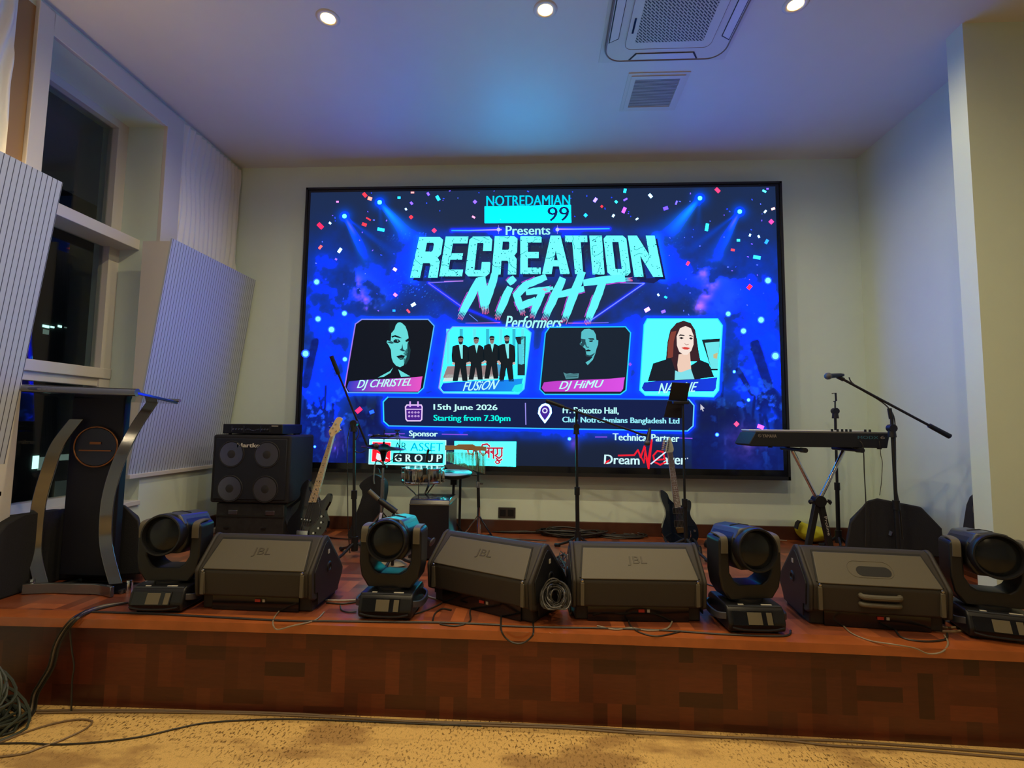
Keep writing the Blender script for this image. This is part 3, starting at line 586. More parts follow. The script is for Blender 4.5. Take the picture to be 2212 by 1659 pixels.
# top-left, top-right, bottom-right, bottom-left of each letter in the photograph
LC = [('R', 906, 958, 512, 945, 886, 512, 600), ('E', 963, 1012, 511, 998, 949, 511, 597), ('C', 1015, 1064, 511, 1057, 1004, 510, 597), ('R', 1069, 1118, 510, 1115, 1062, 510, 593), ('E', 1124, 1170, 510, 1168, 1124, 510, 592), ('A', 1178, 1222, 509, 1231, 1171, 509, 592), ('T', 1220, 1268, 509, 1262, 1240, 509, 592), ('I', 1273, 1300, 509, 1306, 1280, 509, 593), ('O', 1303, 1352, 509, 1363, 1313, 509, 595), ('N', 1356, 1414, 509, 1432, 1370, 509, 598)]
BW = .07
for g, xa, xb, yt, xc, xd, _, yb_ in LC:
    if g == 'T': xd, xc = 1228, 1274
    cell = [(xa, yt), (xb, yt), (xc, yb_), (xd, yb_)]
    sh = [(x+4, y+3) for x, y in cell]; glyph(G[g], [(x+6, y+6) for x, y in cell], (14, 30, 78), 3); glyph(G[g], cell, (118, 250, 244), 4)
    inside = lambda x, y: sl(cell[0][0]+(cell[1][0]-cell[0][0])*x, 0)
    for i in range(46):                                         # cracks and pits in the letters
        x, y = ra.random(), ra.random()**1.5; xt = xa+(xb-xa)*x; xq = xd+(xc-xd)*x; u = xq+(xt-xq)*y; v = yb_+(yt-yb_)*y
        r = ra.uniform(.6, 1.5); conf_ = [(u+r*math.cos(a_)*ra.uniform(.7, 1.5), v+r*math.sin(a_)) for a_ in (0, 1.3, 2.5, 3.8, 5)]
        poly(conf_, (22, 72, 110), 5)
    for i in range(4):
        x, y = ra.random(), ra.random(); u = xd+(xc-xd)*x; v = yb_+(yt-yb_)*y; an = ra.uniform(0, 6.28); pts = [(u, v)]
        for j in range(5): an += ra.uniform(-.8, .8); u += 6*math.cos(an); v += 6*math.sin(an); pts.append((min(max(u, xd), xb), min(max(v, yt+2), yb_-2)))
        line(pts, 1.1, (22, 74, 112), 5)
poly([(890, 602), (960, 600), (966, 606), (905, 608)], (16, 40, 120), 3); poly([(1385, 602), (1432, 600), (1412, 612), (1380, 608)], (16, 30, 90), 3)
line([(1000, 607), (925, 611), (995, 661)], 2.2, (120, 110, 250), 3); line([(1000, 607), (960, 608)], 2.2, (210, 140, 245), 3); line([(1340, 611), (1392, 612), (1276, 692)], 2.2, (130, 150, 255), 3); line([(1014, 679), (1032, 694)], 1.6, (90, 130, 255), 3)
# brush lettering NiGHT
def brush(a, b, w, layer=6, c=(104, 250, 255), drip=1, tip=PK):
    a = Vector(a); b = Vector(b); d = (b-a).normalized(); n = Vector((-d.y, d.x)); w = w*1.22; Ln = (b-a).length; k = 9; up = []; dn = []
    for i in range(k+1):
        t = i/k; ww = w*(.82+.18*math.sin(t*PI)); j = ra.uniform(-.6, .6); up.append(a+d*Ln*t+n*(ww/2+j)); dn.append(a+d*Ln*t-n*(ww/2-j))
    e = []
    if drip:
        m_ = 5
        for i in range(m_): 
            q0 = up[-1].lerp(dn[-1], (i+.25)/m_); e.append(tuple(q0-d*ra.uniform(2, 7))); q1 = up[-1].lerp(dn[-1], (i+.75)/m_); e.append(tuple(q1+d*ra.uniform(3, 13)))
            line([tuple(q1+d*2), tuple(q1+d*ra.uniform(8, 17))], 1.4, (90, 190, 250), layer, c2=tip)
    poly([tuple(p) for p in up]+e+[tuple(p) for p in reversed(dn)], c, layer)
    line([tuple(p+n*1.6) for p in up[4:]], 1.6, (200, 70, 225), layer-1)
for a, b, w_ in (((1036, 604), (998, 676), 15), ((1040, 598), (1047, 664), 17), ((1074, 578), (1048, 660), 14), ((1112, 600), (1098, 612), 13), ((1102, 620), (1078, 676), 14),
                ((1180, 598), (1130, 618), 13), ((1142, 610), (1113, 640), 14), ((1114, 634), (1126, 668), 13), ((1120, 664), (1158, 648), 13), ((1136, 632), (1188, 624), 12), ((1172, 630), (1152, 676), 13),
                ((1216, 600), (1180, 680), 15), ((1258, 586), (1222, 684), 15), ((1192, 640), (1262, 624), 12), ((1260, 611), (1350, 600), 14), ((1304, 604), (1272, 688), 15)):
    brush(a, b, w_, drip=1 if b[1] > 655 else 0)
brush((1290, 606), (1352, 604), 9, drip=1); brush((1195, 622), (1186, 624), 6)
text('Performers', [(1090, 682), (1216, 684), (1213, 708), (1092, 710)], (170, 255, 250), 6, shear=.35, offset=.02)
line([(1006, 698), (1030, 698), (1080, 697)], 2, (110, 90, 240), 5, c2=(225, 110, 220)); line([(1228, 698), (1262, 698), (1314, 697)], 2, (225, 110, 220), 5, c2=(110, 110, 250))
# --- performer cards
def bannerpoly(F_, c, c2, y=818):
    l = min(p[0] for p in F_)+5; r = max(p[0] for p in F_)-6
    l, r = F_[6][0]+6, F_[3][0]-3
    poly([(l+3, y+6), (l+30, y+3), (r-30, y-2), (r+1, y-5), (r-1, y+3), (r-3, y+20), (r-8, 846), (l+4, 846), (l-2, 838)], c, 5, c2=c2)
BW = .5
card = {0: ((10, 18, 30)), 1: ((70, 215, 232)), 2: ((18, 32, 48)), 3: ((90, 240, 248))}
for i, F_ in enumerate((F1, F2, F3, F4)):
    poly(F_, card[i], 3)
BW = 0
c1 = lambda *p: [(740+x/5.267, 680+y/5.267) for x, y in p]
FC = (104, 222, 222); DK = (10, 24, 34)
# woman in profile light
poly(c1((625, 90), (655, 85), (700, 105), (735, 165), (750, 250), (752, 300), (738, 335), (742, 430), (722, 500), (695, 575), (655, 597), (610, 580), (575, 540), (558, 490), (550, 400), (527, 350), (500, 312), (510, 292), (548, 300), (556, 200), (590, 130)), FC, 4)
poly(c1((530, 50), (645, 72), (605, 118), (592, 165), (560, 205), (530, 205)), DK, 5); poly(c1((680, 70), (770, 130), (755, 235), (738, 190), (715, 130), (680, 98)), DK, 5)
poly(c1((555, 245), (600, 230), (650, 250), (680, 268), (640, 262), (590, 250), (565, 262)), DK, 5)
poly(c1((575, 300), (600, 278), (640, 282), (660, 305), (630, 322), (590, 318)), DK, 5); poly(c1((605, 295), (625, 287), (640, 298), (622, 310)), (90, 190, 195), 6); disc(*c1((617, 299))[0], 1.6, DK, 7)
poly(c1((715, 290), (750, 268), (755, 300), (720, 310)), DK, 5); poly(c1((680, 330), (690, 395), (715, 405), (690, 418), (650, 400), (672, 380)), (30, 70, 80), 5)
poly(c1((612, 470), (650, 462), (672, 455), (690, 462), (712, 468), (695, 490), (690, 508), (655, 512), (628, 488)), DK, 5); poly(c1((640, 490), (690, 488), (680, 500), (655, 502)), (60, 130, 135), 6)
poly(c1((500, 312), (555, 300), (590, 320), (560, 330)), (30, 80, 90), 5); poly(c1((690, 440), (735, 380), (742, 300), (775, 400), (760, 500), (720, 570), (700, 560)), (22, 60, 66), 4)
poly(c1((575, 600), (540, 640), (400, 715), (470, 705), (545, 660)), FC, 4); poly(c1((632, 620), (700, 660), (770, 700), (665, 705)), FC, 4)
bannerpoly(F1, (40, 60, 200), (235, 85, 200), 818)
# four men in dark suits
for k, u in enumerate((1180, 1330, 1480, 1630, 1780, 1930, 2030)):
    poly(c1((u, 160), (u+40, 160), (u+38, 560), (u+2, 560)), (50, 190, 215) if k % 2 else (95, 235, 245), 4)
poly(c1((1190, 585), (1760, 570), (1780, 700), (1140, 720)), (150, 130, 130), 4); poly(c1((1180, 680), (1760, 680), (1760, 730), (1140, 760)), (205, 230, 225), 4); poly(c1((1760, 560), (1840, 560), (1860, 700), (1760, 700)), (70, 160, 205), 4)
poly(c1((1960, 250), (2085, 245), (2075, 690), (1990, 690), (1990, 330)), (24, 44, 54), 4); poly(c1((1998, 335), (2050, 335), (2045, 570), (2002, 560)), (80, 205, 225), 5)
SU = (14, 26, 34); SK = (140, 120, 115)
for cx, sc_, hy in ((1345, 1.0, 285), (1522, .95, 292), (1700, .95, 280), (1870, 1.03, 275)):
    P = lambda x, y: c1((cx+x*sc_, hy+y*sc_))[0]
    poly([P(-45, 55), P(-95, 75), P(-105, 180), P(-100, 250), P(-72, 260), P(-68, 300), P(-92, 470), P(-35, 470), P(-6, 320), P(20, 470), P(78, 470), P(62, 290), P(78, 255), P(92, 250), P(95, 180), P(85, 80), P(45, 55)], SU, 5)
    poly([P(-22, 45), P(-12, 120), P(5, 215), P(22, 215), P(22, 110), P(24, 45)] if cx in (1345, 1870) else [P(-20, 45), P(4, 155), P(26, 45)], (130, 240, 240), 6)
    disc(*P(0, 0), 5.8*sc_, SK, 6, ry=8.2*sc_); poly([P(-32, -5), P(-30, -35), P(0, -45), P(30, -35), P(32, -5), P(22, -18), P(-22, -18)], SU, 7)
    if cx != 1522: poly([P(-28, 8), P(-14, 24), P(14, 24), P(28, 8), P(20, 45), P(0, 55), P(-20, 45)], (24, 34, 40) if cx != 1700 else SK, 7)
    if cx == 1700: poly([P(-24, -8), P(24, -8), P(20, 6), P(-20, 6)], SU, 8)
    else: line([P(-18, -2), P(-6, -2)], 1, SU, 8); line([P(6, -2), P(18, -2)], 1, SU, 8)
    for sx in (-82, 78): disc(*P(sx, 270), 3, (205, 175, 165), 7)
bannerpoly(F2, (10, 50, 225), (20, 150, 245), 822)
poly([(1112, 832), (1131, 828), (1128, 845), (1118, 848), (1105, 844)], (40, 235, 240), 6)
# bald man
c2_ = lambda *p: [(1150+x/5.144, 680+y/5.144) for x, y in p]
poly(c2_((545, 190), (575, 162), (630, 155), (680, 175), (705, 220), (712, 280), (732, 285), (730, 330), (712, 380), (700, 430), (672, 500), (615, 560), (590, 530), (640, 500), (668, 470), (600, 440), (590, 380), (565, 360), (525, 325), (545, 300), (540, 260)), (88, 192, 202), 4)
poly(c2_((540, 265), (590, 272), (590, 320), (560, 360), (528, 322), (550, 312)), (34, 76, 88), 5); poly(c2_((615, 262), (680, 262), (690, 278), (640, 276)), DK, 5); poly(c2_((630, 288), (672, 284), (668, 300), (636, 302)), DK, 5)
poly(c2_((592, 300), (606, 352), (632, 356), (622, 370), (596, 360), (584, 330)), (46, 96, 106), 5); poly(c2_((592, 395), (620, 385), (652, 395), (640, 406), (600, 408)), DK, 5); poly(c2_((585, 440), (640, 452), (700, 420), (660, 470), (600, 462)), (32, 74, 86), 5)
poly(c2_((345, 640), (380, 655), (420, 648), (460, 655), (518, 650), (510, 705), (372, 715)), (80, 140, 150), 4); line(c2_((380, 670), (500, 668)), 1, DK, 5); line(c2_((378, 690), (500, 688)), 1, DK, 5)
bannerpoly(F3, (190, 60, 200), (220, 80, 230), 820)
# woman in a dark blazer
poly(c2_((1880, 275), (2085, 262), (2060, 620), (1990, 620)), (22, 34, 44), 4); poly(c2_((1915, 312), (2078, 298), (2060, 600), (1985, 600)), (110, 232, 238), 5); poly(c2_((2010, 440), (2060, 420), (2050, 490), (2012, 480)), (200, 190, 140), 6)
poly(c2_((1600, 90), (1680, 65), (1760, 90), (1810, 170), (1830, 280), (1850, 420), (1870, 520), (1480, 520), (1500, 300), (1530, 170)), (58, 32, 40), 6)
poly(c2_((1600, 180), (1570, 300), (1560, 480), (1500, 480), (1510, 300), (1540, 190)), (130, 62, 52), 7)
poly(c2_((1280, 740), (1340, 540), (1560, 470), (1700, 600), (1860, 500), (1960, 540), (2020, 690), (1800, 720)), (20, 28, 40), 7)
poly(c2_((1625, 440), (1750, 420), (1765, 620), (1700, 720), (1600, 640)), (240, 205, 185), 8)
poly(c2_((1585, 620), (1650, 640), (1760, 600), (1800, 715), (1580, 725)), (130, 225, 235), 9)
poly(c2_((1640, 150), (1700, 125), (1760, 150), (1790, 230), (1790, 330), (1765, 400), (1720, 445), (1680, 445), (1630, 410), (1605, 340), (1602, 240)), (248, 228, 216), 9)
for q in (((1620, 240), (1640, 218), (1690, 226), (1688, 236), (1645, 232)), ((1735, 236), (1750, 222), (1788, 240), (1780, 244), (1752, 236)), ((1628, 258), (1655, 246), (1682, 260), (1655, 272)), ((1738, 262), (1760, 250), (1784, 264), (1762, 276))): poly(c2_(*q), (30, 26, 34), 10)
poly(c2_((1655, 368), (1690, 358), (1720, 362), (1752, 370), (1725, 388), (1690, 386)), (215, 60, 55), 10); line(c2_((1690, 320), (1710, 335), (1735, 330)), 1, (150, 90, 80), 10)
poly(c2_((1540, 480), (1600, 480), (1620, 640), (1580, 600)), (58, 32, 40), 9)
bannerpoly(F4, (20, 50, 190), (16, 60, 230), 820)
for F_, pair in ((F1, ((180, 110, 245), (40, 225, 255))), (F2, ((140, 130, 250), (60, 230, 255))), (F3, ((30, 190, 255), (40, 225, 255))), (F4, ((40, 225, 255), (60, 235, 255)))):
    order = [6, 7, 0, 1, 2, 3, 4]; line([F_[i] for i in order], 2.6, pair[0], 11, c2=pair[1]); line([F_[i] for i in (4, 5, 6)], 2.6, pair[1], 11, c2=pair[0])
WT = (190, 255, 250)
text('DJ CHRISTEL', [(776, 821), (892, 817), (886, 838), (770, 844)], WT, 12, shear=.15, offset=.01)
text('FUSiON', [(1004, 825), (1080, 820), (1070, 841), (1000, 845)], WT, 12, shear=.15, offset=.01)
text('DJ HiMU', [(1212, 824), (1304, 821), (1298, 842), (1206, 846)], WT, 12, shear=.15, offset=.01)
text('NADiNE', [(1426, 828), (1508, 825), (1502, 846), (1422, 850)], WT, 12, shear=.15, offset=.01)
BW = 1
# --- date and place bar
poly(BX, (14, 28, 72), 3); line(BX, 2.6, (20, 120, 255), 4, closed=True); line([BX[0], BX[7], BX[6], BX[5]], 2.8, (50, 215, 255), 5); line([BX[5], (1140, 925), BX[4]], 2.6, (60, 190, 255), 5); line([BX[1], BX[2], BX[3], BX[4]], 2.4, (110, 215, 255), 5)
line([(1135, 871), (1136, 917)], 2.4, (150, 140, 235), 4)
line([(879, 875), (910, 875), (912, 879), (911, 906), (908, 909), (880, 909), (877, 905), (876, 879)], 2.8, (235, 205, 255), 5, closed=True); poly([(877, 876), (911, 876), (911, 908), (878, 908)], (74, 30, 140), 4); line([(877, 884), (911, 884)], 2, (235, 205, 255), 5)
for u in (886, 903): line([(u, 868), (u, 878)], 3.4, (225, 170, 255), 5)
for j in range(2):
    for i in range(4): disc(884+i*6.7, 891+j*8, 2.3, (225, 190, 250), 6, 8); disc(884+i*6.7, 891+j*8, .9, (74, 30, 140), 7, 6)
text('15th June 2026', [(937, 873), (1074, 874), (1074, 890), (937, 889)], (195, 255, 250), 5, offset=.02)
text('Starting from 7.30pm', [(937, 896), (1102, 897), (1102, 914), (937, 913)], (10, 245, 230), 5, offset=.02)
pin = [(1162, 893), (1164, 881), (1170, 874), (1178, 871), (1186, 874), (1191, 881), (1192, 892), (1186, 903), (1177, 915), (1168, 903)]
poly(pin, (215, 215, 255), 5); poly([(1177+(x-1177)*.72, 889+(y-889)*.74) for x, y in pin], (66, 34, 150), 6); disc(1177, 887, 6, (225, 225, 255), 7); disc(1177, 887, 3.4, (66, 34, 150), 8)
text('Fr. Peixotto Hall,', [(1216, 879), (1336, 880), (1336, 896), (1216, 895)], (185, 250, 250), 5, offset=.02)
text('Club Notredamians Bangladesh Ltd', [(1215, 900), (1467, 903), (1467, 919), (1215, 916)], (150, 235, 250), 5, offset=.02)
poly([(1513, 873), (1513, 886), (1516, 884), (1518, 889), (1520, 888), (1518, 883), (1522, 882)], (205, 205, 220), 6)
# --- sponsors
text('Sponsor', [(884, 930), (945, 931), (945, 947), (884, 946)], (200, 255, 250), 5, offset=.02); text('Technical Partner', [(1324, 936), (1467, 939), (1467, 955), (1324, 951)], (200, 255, 250), 5, offset=.02)
for a, b in (((830, 937), (874, 937)), ((955, 938), (1010, 939)), ((1286, 944), (1311, 944)), ((1468, 946), (1495, 947))): line([a, b], 2, (140, 80, 235), 5)
poly([(799, 949), (963, 952), (962, 1006), (797, 1002)], (112, 250, 250), 4); line([(799, 949), (963, 952), (962, 1006), (797, 1002)], 2.4, (190, 255, 255), 5, closed=True)
poly([(804, 954), (845, 955), (844, 999), (802, 998)], (230, 30, 50), 5); line([(805, 955), (844, 956), (843, 998), (803, 997)], 1.2, (235, 200, 210), 6, closed=True)
poly([(812, 990), (814, 978), (824, 982), (836, 972), (832, 984), (840, 992), (828, 990), (818, 996)], (240, 235, 240), 6)
text('AR', [(852, 955), (879, 956), (879, 973), (852, 972)], (26, 40, 62), 6, offset=.005); text('ASSET', [(887, 956), (957, 957), (956, 975), (886, 974)], (0, 176, 226), 6, offset=.01)
poly([(849, 978), (958, 980), (957, 1001), (848, 999)], (20, 34, 44), 6); text('GROUP', [(853, 981), (954, 982), (953, 998), (853, 997)], (215, 255, 250), 7, offset=.02, spacing=1.6)
poly([(982, 953), (1115, 954), (1114, 1008), (981, 1004)], (104, 250, 250), 4)
DR = (190, 30, 60)
def bline(pts, w=3.0): line(pts, w+2, (215, 235, 240), 5); line(pts, w, DR, 6)
bline([(1002, 968), (1086, 968)]); bline([(1010, 968), (1012, 980), (1022, 982), (1024, 970)]); bline([(1030, 968), (1030, 990)]); bline([(1036, 975), (1044, 984), (1050, 978), (1050, 968)])
bline([(1056, 988), (1056, 968)]); bline([(1040, 968), (1042, 961), (1052, 959), (1058, 964)]); bline([(1056, 980), (1049, 975), (1056, 974)])
bline([(1066, 968), (1066, 990)]); bline([(1066, 980), (1060, 976), (1066, 974)]); bline([(1074, 968), (1075, 980), (1070, 984), (1078, 990), (1084, 984), (1084, 968)]); bline([(1072, 990), (1078, 996), (1084, 992)]); bline([(1070, 998), (1074, 994), (1080, 999), (1074, 1002), (1070, 998)], 2.2)
text('ALTERNATE', [(1012, 991), (1057, 992), (1057, 995), (1012, 994)], (30, 60, 90), 6)
text('Dream', [(1306, 982), (1381, 984), (1381, 1004), (1305, 1002)], (205, 245, 250), 6, offset=.02); text('aver', [(1433, 988), (1481, 989), (1480, 1004), (1433, 1003)], (205, 245, 250), 6, offset=.02)
RED = (240, 30, 50); line([(1336, 984), (1370, 983), (1378, 972), (1384, 988), (1392, 964), (1399, 1000), (1408, 950), (1401, 1012), (1396, 990)], 3.6, RED, 7); line([(1378, 972), (1391, 1000), (1394, 966)], 2.6, RED, 7)
line([(1413, 994), (1436, 992), (1432, 976), (1420, 974), (1411, 984), (1414, 998), (1426, 1004), (1438, 998)], 3.6, RED, 7); line([(1406, 1002), (1442, 973)], 2.8, (215, 235, 255), 8); disc(1485, 990, 1.6, (190, 200, 225), 6); poly([(1306, 1003), (1309, 996), (1318, 992), (1315, 998)], RED, 7)
# --- mesh and emission
me = bpy.data.meshes.new('display'); me.from_pydata(CV, [], CF)
cols = lin(np.array(CC, float)); cols = np.clip(cols, 0, None)
sr = np.array(CC, float)/255
BOOST = np.array([2.0, 10.0, 10.0])
kk = sm(sr, .72, 1.0); 
for a_, b_, w_ in NB: kk[a_:b_] *= w_
cols = cols*(1+BOOST*kk)                    # channels that clip in the photograph are brighter than white
ca = me.color_attributes.new('led', 'FLOAT_COLOR', 'POINT'); buf = np.ones((len(CV), 4), np.float32); buf[:, :3] = cols; ca.data.foreach_set('color', buf.ravel())
ms = bpy.data.materials.new('led_pixels'); ms.use_nodes = True; nt = ms.node_tree; p = nt.nodes['Principled BSDF']; at_ = nt.nodes.new('ShaderNodeAttribute'); at_.attribute_name = 'led'
p.inputs['Base Color'].default_value = (.003, .003, .004, 1); p.inputs['Specular IOR Level'].default_value = .12; p.inputs['Roughness'].default_value = .7; nt.links.new(at_.outputs['Color'], p.inputs['Emission Color']); p.inputs['Emission Strength'].default_value = 1.0
me.materials.append(ms); do = bpy.data.objects.new('display', me); COL.objects.link(do); do.parent = scr
# ---------------------------------------------------------------- wedge monitors along the stage front
M_WEDGE = mat('wedge_plastic', (0.034, 0.029, 0.024), 0.55, bump=0.12, nscale=500, spec=.3)
M_WEDGEF = mat('wedge_plastic_lit', (0.098, 0.086, 0.062), 0.5, bump=0.12, nscale=500, spec=.45)  # lighter wedge plastic: downlight on the sloped face is put into the colour
M_GROOVE = mat('wedge_groove', (0.008, 0.008, 0.008), .7)
M_GRILLE = mat('black_speaker_grille', (0.012, 0.012, 0.013), .6, bump=.4, nscale=600)
M_RED = mat('red_switch', (.45, .03, .02), .4); M_LABEL = mat('pale_label', (.45, .42, .36), .5)
PROF = [(.055, 0), (.05, .075), (.012, .08), (0, .205), (.012, .222), (.135, .350), (.165, .362), (.195, .352), (.36, .19), (.405, .135), (.40, .11), (.355, 0)]
def wedge(label, loc, rz, w=.64, logo=True):
    t = thing('stage_monitor', label, 'stage monitor', loc, rz, 'wedge monitors along the stage front')
    MB().prism(PROF, .018, w-.018, 'yz').build('cabinet', M_WEDGE, t, bevel=.012, seg=3)
    pf = [(y, z) for y, z in PROF]
    c = (.19, .19)
    for x0, x1 in ((0, .02), (w-.02, w)):
        big = [((y-c[0])*1.02+c[0], (z-c[1])*1.02+c[1]) for y, z in PROF[2:-1]]+[(.34, .03), (.05, .06)]
        MB().prism(big, x0, x1, 'yz').build('end_rim', M_WEDGE, t, bevel=.008, seg=2)
    # inner side panel with pole cup
    for sx, x in ((-1, -.002), (1, w+.002)):
        ip = [((y-c[0])*.84+c[0], (z-c[1])*.84+c[1]) for y, z in PROF]
        MB().prism(ip, x-.003, x+.003, 'yz').build('side_panel', M_BLACK, t, bevel=.002)
        M = Matrix.Translation((x, .20, .19))
        mb = MB(); mb.lathe([(.014, sx*.001), (.015, sx*.007), (.026, sx*.009), (.030, sx*.003)], 20, M=M, axis='x'); mb.build('pole_cup', M_DARK, t, ang=80)
        MB().box((x+sx*.004, .185, .275), (.004, .016, .022)).build('screw_plate', M_LABEL, t, smooth=False)
    # sloped rear panel: local axes along the slope
    a = Vector((0, .012, .222)); b = Vector((0, .135, .350)); up = (b-a).normalized(); nrm = Vector((0, -up.z, up.y)); Ls = (b-a).length
    def slope(x, s, h): return Vector((x, 0, 0))+a+up*s+nrm*h
    def plate(q, h0, h1, mt, name, bev=0):
        mb = MB(); vs = [slope(x, s, h0) for x, s in q]+[slope(x, s, h1) for x, s in q]; n = len(q)
        mb.add(vs, [tuple(range(n)), tuple(range(2*n-1, n-1, -1))]+[(i, (i+1) % n, n+(i+1) % n, n+i) for i in range(n)]); return mb.build(name, mt, t, bevel=bev)
    plate([(.035, -.004), (w-.035, -.004), (w-.062, Ls-.006), (.062, Ls-.006)], .0, .004, M_GROOVE, 'groove')
    bp_ = plate([(.042, -.012), (w-.042, -.012), (w-.066, Ls-.018), (.066, Ls-.018)], .0, .007, M_WEDGEF, 'back_panel', .003)
    if logo:
        text_part('JBL', 'embossed_logo', mat('wedge_logo', (.055, .046, .032), .5), bp_, slope(w*.43, .060, .0068), (1, 0, 0), up, .098, .052, .0022, offset=.0)
    else:
        o_ = [(w*.5+p[0], .062+p[1]) for p in rrect(.158, .052, .026, 6)]
        plate(o_, .007, .0082, M_GROOVE, 'handle_recess'); o2 = [(w*.48+p[0], .072+p[1]) for p in rrect(.205, .088, .04, 6)]
        mb = MB(); pts = [slope(x, s, .0075) for x, s in o2]; mb.tube(pts+[pts[0]], .0014, 6); mb.build('recess_rim', M_WEDGEF, t)
        mb = MB(); mb.tube(smooth_path([(w*.5-.085, .01, .170), (w*.5-.07, -.012, .165), (w*.5+.07, -.012, .165), (w*.5+.085, .01, .170)], 5), .013, 10); mb.build('carry_handle', M_WEDGEF, t)
        mb = MB(); mb.tube(smooth_path([(w*.5-.085, .02, .128), (w*.5-.07, -.006, .128), (w*.5+.07, -.006, .128), (w*.5+.085, .02, .128)], 5), .012, 10); mb.build('carry_handle', M_WEDGEF, t)
        MB().span((w*.5-.08, -.002, .125), (w*.5+.08, .01, .175)).build('handle_pocket', M_GROOVE, t)
    for x in (.048, w-.048):
        MB().prism([(x-.009, .088), (x+.009, .088), (x+.009, .20), (x-.009, .20)], -.007, .012, 'xz').build('corner_post', M_WEDGEF, t, bevel=.003)
        mb = MB(); mb.lathe([(0, .006), (.006, .005), (.0075, 0)], 12, M=Matrix.Translation((x, -.002, .208)), axis='y'); mb.build('screw_head', M_STEEL, t)
    MB().span((.08, .040, .004), (w-.08, .056, .072)).build('connector_panel', M_BLACKG, t, smooth=False)
    MB().span((w*.50, .034, .048), (w*.545, .042, .062)).build('red_switch', M_RED, t, smooth=False)
    MB().span((w*.565, .034, .048), (w*.585, .041, .062)).build('connector_label', M_LABEL, t, smooth=False)
    mb = MB(); mb.span((.03, .39, .0), (.04, .40, .01)); 
    g = [(.205, .346), (.36, .194), (.366, .20), (.212, .352)]
    MB().prism(g, .04, w-.04, 'yz').build('front_grille', M_GRILLE, t)
    return t
def on_front(x): return cur(x)
wedge('black wedge monitor between the two left moving-head lights, beside the lectern', (-1.765, 2.560, ZS), math.radians(-.6), .62)
wedge('black wedge monitor turned at an angle, in front of the box drum', (-.612, 2.808, ZS), math.radians(-28), .655)
wedge('black wedge monitor standing square to the front, in front of the electric guitar', (.170, 2.572, ZS), math.radians(2.6), .665)
wedge('black wedge monitor with a dark oval handle recess, right of the others', (1.333, 2.625, ZS), math.radians(-5.5), .635, logo=False)
